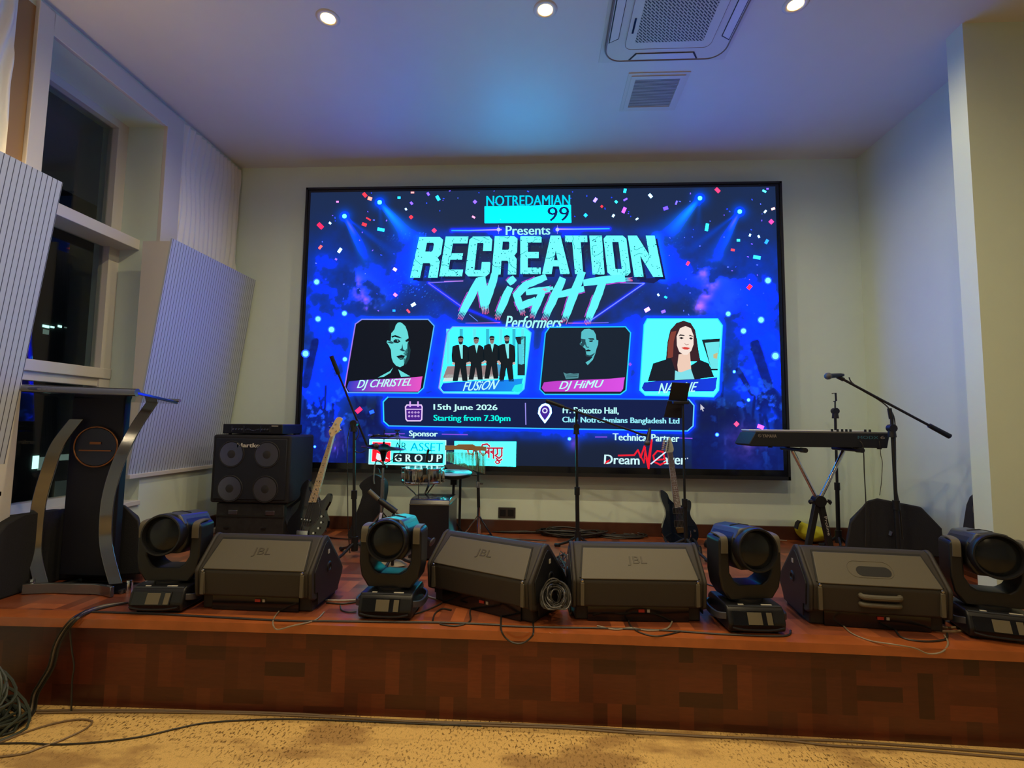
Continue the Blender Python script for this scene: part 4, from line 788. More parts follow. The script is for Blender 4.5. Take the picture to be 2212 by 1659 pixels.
# ---------------------------------------------------------------- moving-head lights
M_MHB = mat('moving_head_shell', (0.009, 0.009, 0.011), .38, spec=.38)
M_MHT = mat('moving_head_top', (0.035, 0.040, 0.055), .30, spec=.6)  # bluish, lighter shell: screen light on the tops is put into the colour
M_LENS = mat('dark_lens', (0.008, 0.009, 0.011), .22, spec=.35)
M_LCD = mat('grey_display', (.13, .11, .07), .4)
def moving_head(label, loc, rz, pan=0, tilt=-.09):
    t = thing('moving_head_light', label, 'stage light', loc, rz, 'moving-head lights along the stage front')
    # base: sloped-front box
    MB().prism([(-.135, .012), (-.145, .05), (-.12, .112), (-.10, .125), (.10, .125), (.13, .105), (.14, .03), (.13, .012)], -.135, .135, 'yz').build('base', M_MHB, t, bevel=.012, seg=3)
    for sx in (-1, 1):
        for sy in (-1, 1): mb = MB(); mb.cyl((sx*.10, sy*.10, 0), (sx*.10, sy*.10, .014), .014, n=12); mb.build('rubber_foot', M_BLACK, t)
    n_ = Vector((0, -math.cos(.38), math.sin(.38)))
    def fp(x, z0): return (x, -.146+(z0-.05)*.40, z0)
    def fplate(name, x0, x1, z0, z1, mt, h=.0035):
        mb = MB(); vs = []
        for k_ in (-.002, h): vs += [Vector(fp(x, z))+n_*k_ for x, z in ((x0, z0), (x1, z0), (x1, z1), (x0, z1))]
        mb.add(vs, [(0, 1, 2, 3), (7, 6, 5, 4), (0, 1, 5, 4), (1, 2, 6, 5), (2, 3, 7, 6), (3, 0, 4, 7)]); return mb.build(name, mt, t, bevel=.001)
    fplate('control_panel', -.115, .075, .045, .104, M_BLACKG)
    fplate('display_screen', -.045, .022, .048, .098, M_LCD, .0055)
    fplate('menu_plate', .044, .070, .048, .098, M_LCD, .0055)
    mb = MB(); mb.tube(smooth_path([(-.12, -.150, .036), (-.06, -.162, .030), (.06, -.162, .030), (.12, -.150, .036)], 6), .005, 8); mb.build('front_lip', M_MHB, t)
    mb = MB(); mb.tube([(-.125, -.108, .120), (.125, -.108, .120)], .005, 8); mb.build('top_lip', M_MHT, t)
    for x0, x1 in ((-.075, -.05), (.035, .085)): MB().box(((x0+x1)/2, -.103, .1265), (x1-x0, .008, .003)).build('white_sticker', mat('sticker', (.6, .58, .52), .5), t, smooth=False)
    for sx in (-1, 1):
        pth = smooth_path([(sx*.13, -.11, .075), (sx*.163, -.075, .068), (sx*.172, 0, .066), (sx*.163, .075, .068), (sx*.13, .11, .075)], 6)
        mb = MB(); mb.ribbon(pth, (0, 0, 1), .032, .012); mb.build('side_handle', M_MHT, t, bevel=.003)
    # yoke
    R = Matrix.Rotation(pan, 4, 'Z')
    mb = MB(); mb.cyl((0, 0, .12), (0, 0, .140), .085, n=32); mb.build('turntable', M_BLACK, t)
    outy = [(-.115, .138), (-.150, .19), (-.163, .26), (-.163, .42), (-.150, .435), (-.122, .435), (-.110, .42), (-.108, .265), (-.085, .225), (-.055, .205), (.055, .205), (.085, .225), (.108, .265), (.110, .42), (.122, .435), (.150, .435), (.163, .42), (.163, .26), (.150, .19), (.115, .138)]
    MB().prism(outy, -.062, .062, 'xz', M=R).build('yoke', M_MHB, t, bevel=.012, seg=3)
    for sx in (-1, 1):
        mb = MB(); mb.ribbon(smooth_path([(sx*.137, -.066, .36), (sx*.137, -.064, .425), (sx*.137, -.03, .441), (sx*.137, .03, .441)], 5), (1, 0, 0), .034, .006, M=R); mb.build('arm_cap', M_LCD if False else M_WEDGEF, t)
    # head
    hd = bpy.data.objects.new('head', None)
    T = R @ Matrix.Translation((0, 0, .375)) @ Matrix.Rotation(tilt, 4, 'X')
    n8 = [(-.098, -.055), (-.07, -.100), (.07, -.100), (.098, -.055), (.098, .045), (.062, .092), (-.062, .092), (-.098, .045)]
    mb = MB(); mb.prism(n8, -.07, .155, 'xz', M=T); h_ = mb.build('head', M_MHB, t, bevel=.014, seg=3)
    sh = [(-.092, .045), (.092, .045), (.062, .098), (0, .108), (-.062, .098)]
    MB().prism(sh, -.088, .165, 'xz', M=T).build('top_cover', M_MHT, h_, bevel=.01, seg=3)
    mb = MB(); mb.prism([(-.06, .08), (.06, .08), (.05, .104), (0, .1115), (-.05, .104)], .02, .026, 'xz', M=T); mb.build('cover_seam', M_GROOVE, h_)
    mb = MB(); mb.lathe([(.096, .06), (.102, .10), (.104, .128), (.101, .134), (.094, .134), (.091, .124), (.090, .10)], 40, M=T, axis='y'); mb.build('lens_ring', M_MHB, h_, ang=50)
    mb = MB(); mb.lathe([(0, .127), (.038, .124), (.070, .117), (.091, .108)], 36, M=T, axis='y'); mb.build('front_lens', M_LENS, h_, ang=80)
    return t
moving_head('black moving-head stage light standing right beside the lectern base', (-1.94, 2.655, ZS), math.radians(4))
moving_head('black moving-head stage light in front of the cymbals, second from the left', (-.757, 2.665, ZS), 0, pan=math.radians(-3), tilt=-.08)
moving_head('black moving-head stage light between the square-set monitor and the keyboard stand', (1.03, 2.655, ZS), math.radians(2), pan=math.radians(8))
moving_head('black moving-head stage light at the right edge of the picture, partly cut off', (2.185, 2.65, ZS), math.radians(-16))
# ---------------------------------------------------------------- lectern
ld = (-2.52, 2.86, ZS)
le = thing('lectern', 'tall lectern with curved clear side bars, dark column and a round emblem', 'lectern', ld)
M_ACR = mat('clear_acrylic', (.24, .25, .28), .10, metal=.85, spec=.8)
M_COLM = mat('dark_lectern_column', (.008, .008, .016), .5, spec=.3)
def lo(u, v, y): p = at(u, v, 1, y); return Vector((p.x-ld[0], p.y-ld[1], p.z-ld[2]))
cy_ = ld[1]+.02
q = [lo(158, 858, cy_), lo(270, 858, cy_), lo(272, 1240, cy_), lo(163, 1240, cy_)]
mb = MB(); mb.span((q[0].x, .02, .06), (q[1].x, .07, q[0].z)); mb.build('column', M_COLM, le, bevel=.006)
c0 = lo(211, 965, cy_); M = Matrix.Translation((c0.x, .018, c0.z)) @ Matrix.Diagonal((1.0, 1, .86, 1))
mb = MB(); mb.lathe([(0, .012), (.128, .012), (.132, .0)], 40, M=M, axis='y'); mb.build('emblem_disc', mat('emblem_blue', (.012, .016, .035), .3), le, ang=50)
mb = MB(); ring = [(c0.x+.135*math.cos(a), .006, c0.z+.118*math.sin(a)) for a in np.linspace(0, 2*PI, 49)]; mb.tube(ring, .0045, 8); mb.build('emblem_ring', mat('copper_ring', (.32, .13, .05), .35, metal=.8), le)
mb = MB(); mb.box((c0.x+.0, .003, c0.z-.022), (.20, .003, .008)); mb.box((c0.x, .003, c0.z+.022), (.07, .003, .014)); mb.build('emblem_lettering', mat('copper_ring', (1, 1, 1)), le)
def bar(pix, ys, w, name):
    pts = [lo(u, v, y) for (u, v), y in zip(pix, ys)]
    mb = MB(); mb.ribbon(smooth_path(pts, 8), (1, .55, 0), w, .016); return mb.build(name, M_ACR, le, bevel=.003)
bar([(166, 905), (125, 960), (103, 1020), (86, 1080), (78, 1140), (76, 1200), (90, 1262)], [2.84, 2.81, 2.80, 2.80, 2.80, 2.80, 2.79], .066, 'side_bar')
bar([(330, 868), (292, 925), (262, 985), (240, 1050), (230, 1110), (230, 1180), (250, 1262)], [2.98, 2.92, 2.86, 2.83, 2.82, 2.82, 2.80], .062, 'side_bar')
pts = [lo(u, v, 2.72) for u, v in ((48, 1284), (100, 1281), (150, 1278), (200, 1278), (242, 1283))]
for p_ in pts: p_.z = .035
mb = MB(); mb.ribbon(smooth_path([(p_.x, p_.y+(.035 if i in (1, 2, 3) else 0), .03) for i, p_ in enumerate(pts)], 6), (0, 0, 1), .055, .02); mb.build('base_bar', M_ACR, le, bevel=.003)
bp0, bp1 = pts[0], pts[-1]
mb = MB(); mb.ribbon([(bp0.x+.10, bp0.y+.05, .012), (bp0.x+.12, .09, .012)], (0, 0, 1), .02, .02); mb.ribbon([(bp1.x, bp1.y+.05, .012), (bp1.x+.02, .09, .012)], (0, 0, 1), .02, .02); mb.build('base_rails', M_ACR, le)
MB().prism([(bp0.x+.02, bp0.y+.05), (bp1.x+.0, bp1.y+.05), (bp1.x+.02, .09), (bp0.x+.04, .09)], .0, .010, 'xy').build('base_plate', M_BLACKG, le, smooth=False)
for p_ in (bp0, bp1+Vector((.03, .03, 0))): mb = MB(); mb.lathe([(.0, .075), (.014, .070), (.018, .05), (.018, 0)], 14, M=Matrix.Translation((p_.x, p_.y+.05, 0))); mb.build('base_stud', M_CHROME, le)
ta, tb = lo(38, 838, 2.70), lo(297, 848, 2.70); tc_ = lo(385, 869, 2.99)
mb = MB(); mb.tube([ta+Vector((-.02, 0, 0)), tb], .022, 14); mb.build('front_tube', M_ACR, le)
back = (tc_-tb)
mb = MB(); vs = [ta, tb, tb+back, ta+back]; mb.add([v+Vector((0, 0, .006)) for v in vs]+[v-Vector((0, 0, .012)) for v in vs], [(0, 1, 2, 3), (7, 6, 5, 4), (0, 1, 5, 4), (1, 2, 6, 5), (2, 3, 7, 6), (3, 0, 4, 7)])
mb.build('reading_shelf', mat('smoked_acrylic', (.02, .035, .09), .08, spec=.9, coat=1), le, bevel=.003)
mb = MB(); mb.tube([ta+back+Vector((0, 0, .01)), tb+back+Vector((0.01, 0, .01))], .011, 10); mb.build('rear_stop', M_ACR, le)
# ---------------------------------------------------------------- big dark wedge speakers
def big_wedge(label, pts, y0, y1, ref, xlim):
    """front outline traced at depth y0, back outline drawn in so the cabinet narrows to the rear"""
    loc = at(*ref); loc = Vector((loc.x, (y0+y1)/2, ZS)); t = thing('floor_speaker', label, 'speaker', loc)
    fr, bk = [], []
    for u, v in pts:
        p = at(u, v, 1, y0); z = max(0, p.z-ZS); x = min(max(p.x, xlim[0]), xlim[1]); fr.append((x-loc.x, z))
    n = len(fr); cx = sum(p[0] for p in fr)/n
    for i, (x, z) in enumerate(fr):
        p = at(pts[i][0], pts[i][1], 1, y1); xx = min(max(p.x, xlim[0]), xlim[1])-loc.x; bk.append((xx, z*.86))
    vs = [(x, y0-loc.y, z) for x, z in fr]+[(x, y1-loc.y, z) for x, z in bk]
    mb = MB(); mb.add(vs, [tuple(range(n)), tuple(range(2*n-1, n-1, -1))]+[(i, (i+1) % n, n+(i+1) % n, n+i) for i in range(n)])
    mb.build('cabinet', M_CLOTH, t, bevel=.012, seg=3); return t
bs = big_wedge('dark fabric-covered wedge speaker on the floor at the right, behind the keyboard stand', [(1826, 1200), (1836, 1130), (1872, 1082), (1895, 1076), (1990, 1095), (2036, 1142), (2040, 1205)], 3.62, 4.05, (1930, 1180, 1, 3.62), (0, 2.86))
mb = MB(); mb.box((-.02, -.219, .27), (.02, .006, .03), rot=(0, .4, 0)); mb.build('small_badge', M_STEEL, bs)
bs2 = big_wedge('dark covered wedge speaker on the floor at the left, behind the lectern', [(-40, 1262), (-35, 1170), (0, 1140), (28, 1108), (75, 1098), (268, 1090), (300, 1124), (316, 1240)], 2.97, 3.35, (150, 1200, 1, 2.97), (-2.935, 0))
eb = thing('speaker_slab', 'thin dark slab carrying on the covered speaker along the left wall beside the lectern foot', 'bag', (XL+.045, 2.78, ZS))  # thin slab standing in for the near part of the dark speaker
MB().prism([(-.20, 0), (-.205, .34), (-.16, .40), (-.08, .435), (.19, .425), (.19, 0)], -.036, .038, 'yz').build('bag_body', M_CLOTH, eb, bevel=.012, seg=3)
# ---------------------------------------------------------------- bass amplifier stack
X0 = at(468, 1090, 1, 4.02).x; X1 = at(614, 1090, 1, 4.02).x
CZ = .735
cs_ = thing('flight_case', 'scuffed black flight case under the bass speaker cabinet', 'case', ((X0+X1)/2, 4.24, ZS)); wc = X1-X0
MB().span((-wc/2, -.22, .0), (wc/2, .24, CZ-ZS-.005)).build('case_body', mat('scuffed_black', (.018, .018, .02), .55, noise=.8, nscale=30), cs_, bevel=.006)
for x in (-.14, .17): 
    MB().box((x, -.224, .235), (.075, .008, .035)).build('butterfly_latch', M_STEEL, cs_, bevel=.002)
    MB().box((x-.05, -.224, .11), (.04, .006, .012)).build('latch_plate', M_DARK, cs_)
mb = MB(); mb.span((-wc/2-.003, -.226, .20), (wc/2+.003, -.221, .212)); mb.build('lid_seam', M_GROOVE, cs_, smooth=False)
A0, A1 = at(452, 1086, 1, 3.99).x, at(620, 1086, 1, 3.99).x; ww = A1-A0+.01; chh = 1.283-CZ
bc = thing('bass_speaker_cabinet', 'black four-speaker bass cabinet with silver lettering, standing on the flight case', 'speaker cabinet', ((A0+A1)/2, 4.2, CZ)); 
MB().span((-ww/2, -.20, 0), (ww/2, .22, chh)).build('cabinet', M_CLOTH, bc, bevel=.018, seg=3)
MB().span((-ww/2+.03, -.207, .03), (ww/2-.03, -.198, chh-.03)).build('front_grille', mat('blue_black_grille', (.010, .012, .020), .5, bump=.4, nscale=500), bc, bevel=.004)
M_CONE = mat('aluminium_cone', (.30, .29, .30), .32, metal=.9); M_CONED = mat('cone_surround', (.03, .028, .03), .5)
for i in (-1, 1):
    for j in (-1, 1):
        Mx = Matrix.Translation((i*.148-.012, -.206, chh/2+j*.138-.02))
        mb = MB(); mb.lathe([(.098, .001), (.10, .006), (.106, .006), (.108, .001)], 36, M=Mx, axis='y'); sp_o = mb.build('speaker_driver', M_CONED, bc, ang=60)
        mb = MB(); mb.lathe([(.046, .0025), (.096, .006)], 36, M=Mx, axis='y'); mb.build('cone', M_CONE, sp_o, ang=80)
        mb = MB(); mb.lathe([(0, .010), (.025, .008), (.045, .003), (.047, .001)], 30, M=Mx, axis='y'); mb.build('dust_cap', M_CONED, sp_o, ang=80)
text_part('Hartke', 'brand_lettering', mat('silver_lettering', (.65, .62, .58), .4), bc, (-.115, -.208, chh-.10), (1, 0, 0), (0, 0, 1), .19, .034, .004, offset=.02)
MB().box((.19, -.208, .075), (.07, .003, .014)).build('model_plate', M_DARK, bc)
HX0, HX1 = at(481, 935, 1, 4.02).x, at(610, 935, 1, 4.02).x
ah = thing('amplifier_head', 'slim black rack amplifier on top of the bass cabinet', 'amplifier', ((HX0+HX1)/2, 4.16, CZ+chh)); hw = HX1-HX0
MB().span((-hw/2, -.14, .008), (hw/2, .2, .088)).build('chassis', M_BLACK, ah, bevel=.005)
for sx in (-1, 1):
    for sy in (-.1, .15): mb = MB(); mb.cyl((sx*(hw/2-.04), sy, 0), (sx*(hw/2-.04), sy, .01), .012, n=10); mb.build('rubber_foot', M_BLACK, ah)
MB().span((-hw/2+.01, -.145, .015), (hw/2-.01, -.139, .082)).build('front_panel', M_DARK, ah, smooth=False)
mb = MB()
for i in range(9): mb.box((-.055+i*.014, -.147, .042+.006*math.sin(i)), (.009, .006, .006))
mb.build('equaliser_sliders', M_STEEL, ah)
for x in (-.155, -.132, -.108, -.085, .085, .108, .132): mb = MB(); mb.lathe([(0, .012), (.006, .012), (.0075, 0)], 12, M=Matrix.Translation((x, -.145, .046)), axis='y'); mb.build('knob', M_STEEL, ah)
for x in (-.172, -.07, .072, .15): MB().box((x, -.1455, .05), (.0025, .002, .05)).build('divider_line', M_STEEL, ah, smooth=False)
MB().box((.19, -.146, .075), (.055, .003, .007)).build('name_strip', M_LABEL, ah, smooth=False)
# ---------------------------------------------------------------- guitars
def out_local(pts, conv, y, org): 
    r = []
    for p in pts: u, v = conv(*p); a = at(u, v, 1, y); r.append((a.x-org.x, a.z-org.z))
    return r
def rounded(p, k=3): return [(q.x, q.y) for q in smooth_path([(a, b, 0) for a, b in p], k, closed=True)]
def lerp2(a, b, t): return (a[0]+(b[0]-a[0])*t, a[1]+(b[1]-a[1])*t)
def guitar(name, label, conv, y, lean, body, neck, head, strings, headmat, fretmat, bodymat, dots, nfret, pegs, extras, dotmat):
    org = at(*conv(*body[len(body)//2]), 1, y); zs = [at(*conv(*p), 1, y).z for p in body]; org.z = min(zs); org.x = at(*conv(*neck[0]), 1, y).x
    gz_ = max(org.z, ZS+.004)
    t = thing(name, label, 'guitar', (org.x, y, org.z)); t.rotation_euler = (lean, 0, 0)
    L_ = lambda P: out_local(P, conv, y, org)
    MB().prism(rounded(L_(body)), -.022, .022, 'xz').build('body', bodymat, t, bevel=.008, seg=3, ang=50)
    nk = L_(neck)                                              # bottom-left, bottom-right, top-right, top-left
    MB().prism(nk, -.034, -.020, 'xz').build('fretboard', fretmat, t, bevel=.001)
    MB().prism([nk[0], nk[1], nk[2], nk[3]], -.020, -.002, 'xz').build('neck', headmat, t, bevel=.004)
    MB().prism(rounded(L_(head), 2), -.028, -.012, 'xz').build('headstock', headmat, t, bevel=.002, ang=50)
    mb = MB(); pl, pr = nk[0], nk[1]; tl, tr = nk[3], nk[2]; tot = 1-2**(-nfret/12)
    for i in range(1, nfret+1):
        f_ = (1-2**(-i/12))/tot; a = lerp2(tl, pl, f_); b = lerp2(tr, pr, f_); mb.tube([(a[0], -.0345, a[1]), (b[0], -.0345, b[1])], .0011, 5)
    mb.build('frets', M_STEEL, t)
    mb = MB()
    for i in dots:
        f_ = (1-2**(-(i-.5)/12))/tot; 
        for o_ in ((.3, .7) if i in (12, 24) else (.5,)): c = lerp2(lerp2(tl, pl, f_), lerp2(tr, pr, f_), o_); mb.cyl((c[0], -.0335, c[1]), (c[0], -.0352, c[1]), .0042, n=10)
    mb.build('fret_markers', dotmat, t)
    br0, br1 = [L_([p])[0] for p in strings[0]]
    ns = strings[1]; mb = MB()
    for i in range(ns):
        f_ = (i+.5)/ns; a = lerp2(br0, br1, f_); b = lerp2(lerp2(tl, tr, .1), lerp2(tl, tr, .9), f_); mb.tube([(a[0], -.042, a[1]), (b[0], -.037, b[1])], .0011, 5)
    mb.build('strings', M_STEEL, t)
    for u_, v_, s_ in pegs:
        c = L_([(u_, v_)])[0]; mb = MB(); mb.cyl((c[0], -.03, c[1]), (c[0], -.040, c[1]), .006, n=10); mb.cyl((c[0], -.02, c[1]), (c[0]+s_*.028, -.018, c[1]+.006), .003, n=8); mb.cyl((c[0]+s_*.028, -.018, c[1]+.006), (c[0]+s_*.042, -.018, c[1]+.009), .010, .006, n=10); mb.build('tuning_peg', M_CHROME if s_ > 0 or True else M_DARK, t)
    extras(t, L_)
    return t, L_
cB = lambda x, y: (420+x/5.53, 880+y/5.53)
M_GBODY = mat('black_lacquer', (.008, .008, .010), .1, coat=1)
M_MAPLE = mat('pale_maple', (.66, .50, .30), .35, noise=.08, nscale=20, spec=.5)
M_INLAY = mat('black_inlay', (.01, .01, .01), .5)
def bass_extras(t, L_):
    pg = L_([(1355, 1140), (1450, 1135), (1490, 1180), (1495, 1260), (1470, 1340), (1420, 1400), (1370, 1425), (1300, 1400), (1330, 1280)])
    MB().prism(rounded(pg), -.026, -.021, 'xz').build('pickguard', mat('dark_pickguard', (.03, .03, .035), .3), t)
    mb = MB(); rim = [(p[0], -.0265, p[1]) for p in rounded(L_([(1450, 1135), (1490, 1180), (1497, 1260), (1470, 1345), (1420, 1405), (1375, 1430)]))[:15]]; mb.tube(rim, .0016, 6); mb.build('pickguard_edge', M_STEEL, t)
    a, b = L_([(1240, 1480), (1375, 1480)]); mb = MB(); mb.span((a[0], -.040, a[1]-.035), (b[0], -.022, a[1]+.008)); mb.build('bridge', M_CHROME, t, bevel=.003)
    a, b = L_([(1290, 1335), (1390, 1350)]); mb = MB()
    for i in range(4): c = lerp2(a, b, i/3); mb.cyl((c[0], -.024, c[1]), (c[0], -.036, c[1]), .006, n=10)
    mb.build('pickup_poles', M_CHROME, t); MB().prism(L_([(1270, 1320), (1405, 1330), (1400, 1380), (1265, 1370)]), -.031, -.02, 'xz').build('pickup', M_BLACKG, t, bevel=.004)
    for p in ((1525, 1305), (1525, 1375), (1495, 1442), (1440, 1500)):
        c = L_([p])[0]; mb = MB(); mb.cyl((c[0], -.022, c[1]), (c[0], -.040, c[1]), .0085, n=14); mb.build('control_knob', M_CHROME, t)
    sp = smooth_path([(p[0], .03, p[1]) for p in L_([(1245, 1000), (1230, 1070), (1130, 1160), (1075, 1220), (1080, 1330), (1120, 1440)])], 6)
    mb = MB(); mb.ribbon(sp, (.6, 1, .2), .05, .005); mb.build('shoulder_strap', M_CLOTH, t)
bodyB = [(1285, 895), (1322, 868), (1348, 882), (1338, 950), (1352, 1005), (1385, 1030), (1440, 1060), (1470, 1110), (1505, 1118), (1540, 1085), (1572, 1038), (1600, 1038), (1612, 1080), (1595, 1150), (1560, 1220), (1560, 1275), (1590, 1340), (1588, 1420), (1550, 1500), (1480, 1565), (1380, 1592), (1270, 1590), (1180, 1550), (1125, 1480), (1112, 1390), (1150, 1310), (1215, 1230), (1250, 1130), (1256, 1060), (1242, 1000), (1255, 940)]
neckB = [(1355, 1140), (1445, 1140), (1612, 345), (1572, 345)]
headB = [(1570, 350), (1612, 352), (1625, 318), (1668, 285), (1680, 240), (1672, 195), (1706, 135), (1690, 112), (1660, 104), (1630, 118), (1608, 155), (1590, 200), (1560, 250), (1545, 285)]
guitar('bass_guitar', 'black bass guitar with a pale maple neck leaning by the flight case', cB, 4.02, math.radians(-8), bodyB, neckB, headB, (((1265, 1480), (1375, 1480)), 4), M_MAPLE, M_MAPLE, M_GBODY, (3, 5, 7, 9, 12, 15, 17, 19, 21), 21, ((1570, 295, 1), (1600, 235, -1), (1632, 185, -1), (1640, 270, 1)), bass_extras, M_INLAY)
cG = lambda x, y: (1080+x/4.367, 820+y/4.367)
def gtr_extras(t, L_):
    for q in (((1628, 1215), (1722, 1212), (1726, 1262), (1632, 1266)), ((1640, 1332), (1734, 1328), (1738, 1382), (1642, 1386))):
        MB().prism(L_(q), -.027, -.02, 'xz').build('pickup', M_DARK, t, bevel=.002); p = L_(q); mb = MB(); mb.tube([(a[0], -.0275, a[1]) for a in p+[p[0]]], .0014, 6); mb.build('pickup_ring', M_STEEL, t)
    MB().prism(L_(((1650, 1395), (1740, 1392), (1738, 1440), (1668, 1446))), -.036, -.022, 'xz').build('bridge', M_BRASS, t, bevel=.003)
    a, b = L_([(1740, 1505), (1785, 1445)]); mb = MB(); mb.tube(smooth_path([(a[0], -.03, a[1]), (a[0]+.03, -.04, a[1]+.004), (b[0], -.05, b[1]-.02), (b[0], -.05, b[1]+.02)], 5), .003, 7); mb.build('tremolo_arm', M_CHROME, t)
    c = L_([(1830, 1425)])[0]; mb = MB(); mb.cyl((c[0], -.02, c[1]), (c[0], -.034, c[1]), .009, n=12); mb.build('control_knob', M_STEEL, t)
bodyG = [(1528, 1045), (1560, 1058), (1588, 1085), (1602, 1125), (1625, 1150), (1650, 1170), (1710, 1190), (1740, 1180), (1765, 1150), (1790, 1140), (1808, 1160), (1806, 1210), (1795, 1260), (1810, 1310), (1845, 1360), (1868, 1430), (1862, 1500), (1820, 1540), (1720, 1550), (1600, 1535), (1542, 1480), (1526, 1420), (1545, 1340), (1566, 1280), (1560, 1220), (1532, 1150), (1520, 1090)]
gt_, _ = guitar('electric_guitar', 'dark blue-black electric guitar with a silver headstock, on a stand in the middle right', cG, 4.2, math.radians(-6), bodyG, [(1648, 1210), (1704, 1200), (1642, 685), (1600, 690)], [(1598, 695), (1642, 690), (1656, 655), (1642, 600), (1628, 550), (1612, 545), (1598, 590), (1582, 640), (1578, 680)],
       (((1662, 1400), (1735, 1398)), 6), mat('silver_headstock', (.55, .58, .52), .25, metal=.3), mat('rosewood', (.16, .09, .06), .5), mat('midnight_lacquer', (.006, .010, .022), .1, coat=1), (3, 5, 7, 9, 12, 15, 17, 19), 24,
       tuple((1592+i*5.2-i*2, 670-i*18, -1) for i in range(6)), gtr_extras, M_LABEL)
gs = thing('guitar_stand', 'low black folding stand holding the dark electric guitar', 'guitar stand', (1.12, 4.24, ZS))
mb = MB(); mb.tube(smooth_path([(-.10, -.20, .012), (-.11, -.08, .07), (-.08, .06, .1), (-.02, .16, .3)], 5), .011, 8); mb.tube(smooth_path([(.12, -.20, .012), (.12, -.08, .07), (.08, .06, .1), (.02, .16, .3)], 5), .011, 8); mb.tube([(0, .16, .3), (0, .30, .01)], .011, 8); mb.build('frame', M_BLACK, gs)
for x in (-.10, .12): mb = MB(); mb.cyl((x, -.21, .0), (x, -.19, .045), .017, n=12); mb.build('rubber_cradle', M_BLACK, gs)
bst = thing('guitar_stand', 'low black stand under the bass guitar with the pale neck', 'guitar stand', (-1.86, 4.08, ZS))
mb = MB(); mb.tube(smooth_path([(-.10, -.16, .012), (-.09, -.06, .05), (-.03, .12, .25)], 5), .010, 8); mb.tube(smooth_path([(.12, -.16, .012), (.1, -.06, .05), (.03, .12, .25)], 5), .010, 8); mb.tube([(0, .12, .25), (0, .24, .01)], .01, 8); mb.build('frame', M_BLACK, bst)
# ---------------------------------------------------------------- stands, microphones
def tripod(mb_parent, r=.30, h=.10, n=3, rad=.010, a0=0, z0=.0):
    for i in range(n):
        a = a0+2*PI*i/n; mb = MB(); mb.tube([(0, 0, h), (math.cos(a)*r*.5, math.sin(a)*r*.5, h*.45+z0), (math.cos(a)*r, math.sin(a)*r, .012)], rad, 8); l_ = mb.build('leg', M_BLACK, mb_parent)
        mb = MB(); mb.cyl((math.cos(a)*(r-.03), math.sin(a)*(r-.03), .016), (math.cos(a)*(r+.015), math.sin(a)*(r+.015), .013), .013, n=10); mb.build('rubber_tip', M_BLACK, l_)
def mic_stand(label, base, ytop, pole_top, boom=None, clutch=None, knob=None, legs=.30, a0=.5, yb=None):
    """base: floor point; pole_top/boom ends are picture points at depth ytop"""
    t = thing('microphone_stand', label, 'microphone stand', base)
    g = lambda p, y=ytop: at(p[0], p[1], 1, y)-Vector(base)
    top = g(pole_top); mb = MB(); mid = top*.45; 
    mb.cyl((0, 0, .06), mid, .0155, n=14); mb.build('lower_tube', M_BLACK, t); mb = MB(); mb.cyl(mid, top, .0105, n=12); mb.build('upper_tube', M_DARK, t)
    mb = MB(); mb.cyl(mid-Vector((0, 0, .03)), mid+Vector((0, 0, .03)), .021, n=14); mb.build('height_collar', M_BLACK, t)
    mb = MB(); mb.cyl((0, 0, .05), (0, 0, .15), .024, n=14); mb.build('leg_hub', M_BLACK, t)
    tripod(t, legs, .11, a0=a0)
    if clutch: c = g(clutch); mb = MB(); mb.cyl(c-Vector((0, 0, .06)), c-Vector((0, 0, .0)), .026, .020, n=14); mb.cyl(c+Vector((-.0, -.02, .0)), c+Vector((0, .02, .0)), .026, n=14); mb.build('clutch', M_BLACK, t)
    if boom:
        a, b = g(boom[0], boom[2] if len(boom) > 2 else ytop), g(boom[1], boom[3] if len(boom) > 3 else ytop); d = (b-a).normalized()
        mb = MB(); mb.cyl(a, b, .0085, n=10); mb.build('boom_arm', M_DARK, t); mb = MB(); mb.cyl(a-d*.005, a+d*.14, .017, .015, n=12); mb.build('boom_grip', M_BLACK, t)
    return t, g
mcol = mat('mic_blue_black', (.02, .022, .03), .35, metal=.5); M_MESH = mat('mic_mesh', (.12, .12, .13), .4, metal=.8, bump=.5, nscale=900)
def microphone(label, base, tip, r=.024):
    b, t_ = Vector(base), Vector(tip); d = (t_-b).normalized(); L_ = (t_-b).length
    o = thing('microphone', label, 'microphone', b)
    Mx = Vector((0, 0, 1)).rotation_difference(d).to_matrix().to_4x4()
    mb = MB(); mb.lathe([(.009, 0), (.011, .01), (.014, .02), (.017, L_*.7), (.021, L_*.78)], 20, M=Mx); mb.build('handle', mcol, o)
    mb = MB(); mb.lathe([(.021, L_*.76), (r, L_*.82), (r, L_*.90), (r*.7, L_*.98), (0, L_)], 20, M=Mx); mb.build('grille_head', M_MESH, o, ang=80)
    return o
def cable(label, pts, r=.0035, m=None, name='cable', k=8, group=None, kind=None):
    pts = smooth_path(pts, k); o = pts[0].copy(); mb = MB(); mb.tube([p-o for p in pts], r, 6); c = mb.build(name, m or M_CABLE); c.location = o
    return tag(c, label, 'cable', group, kind)
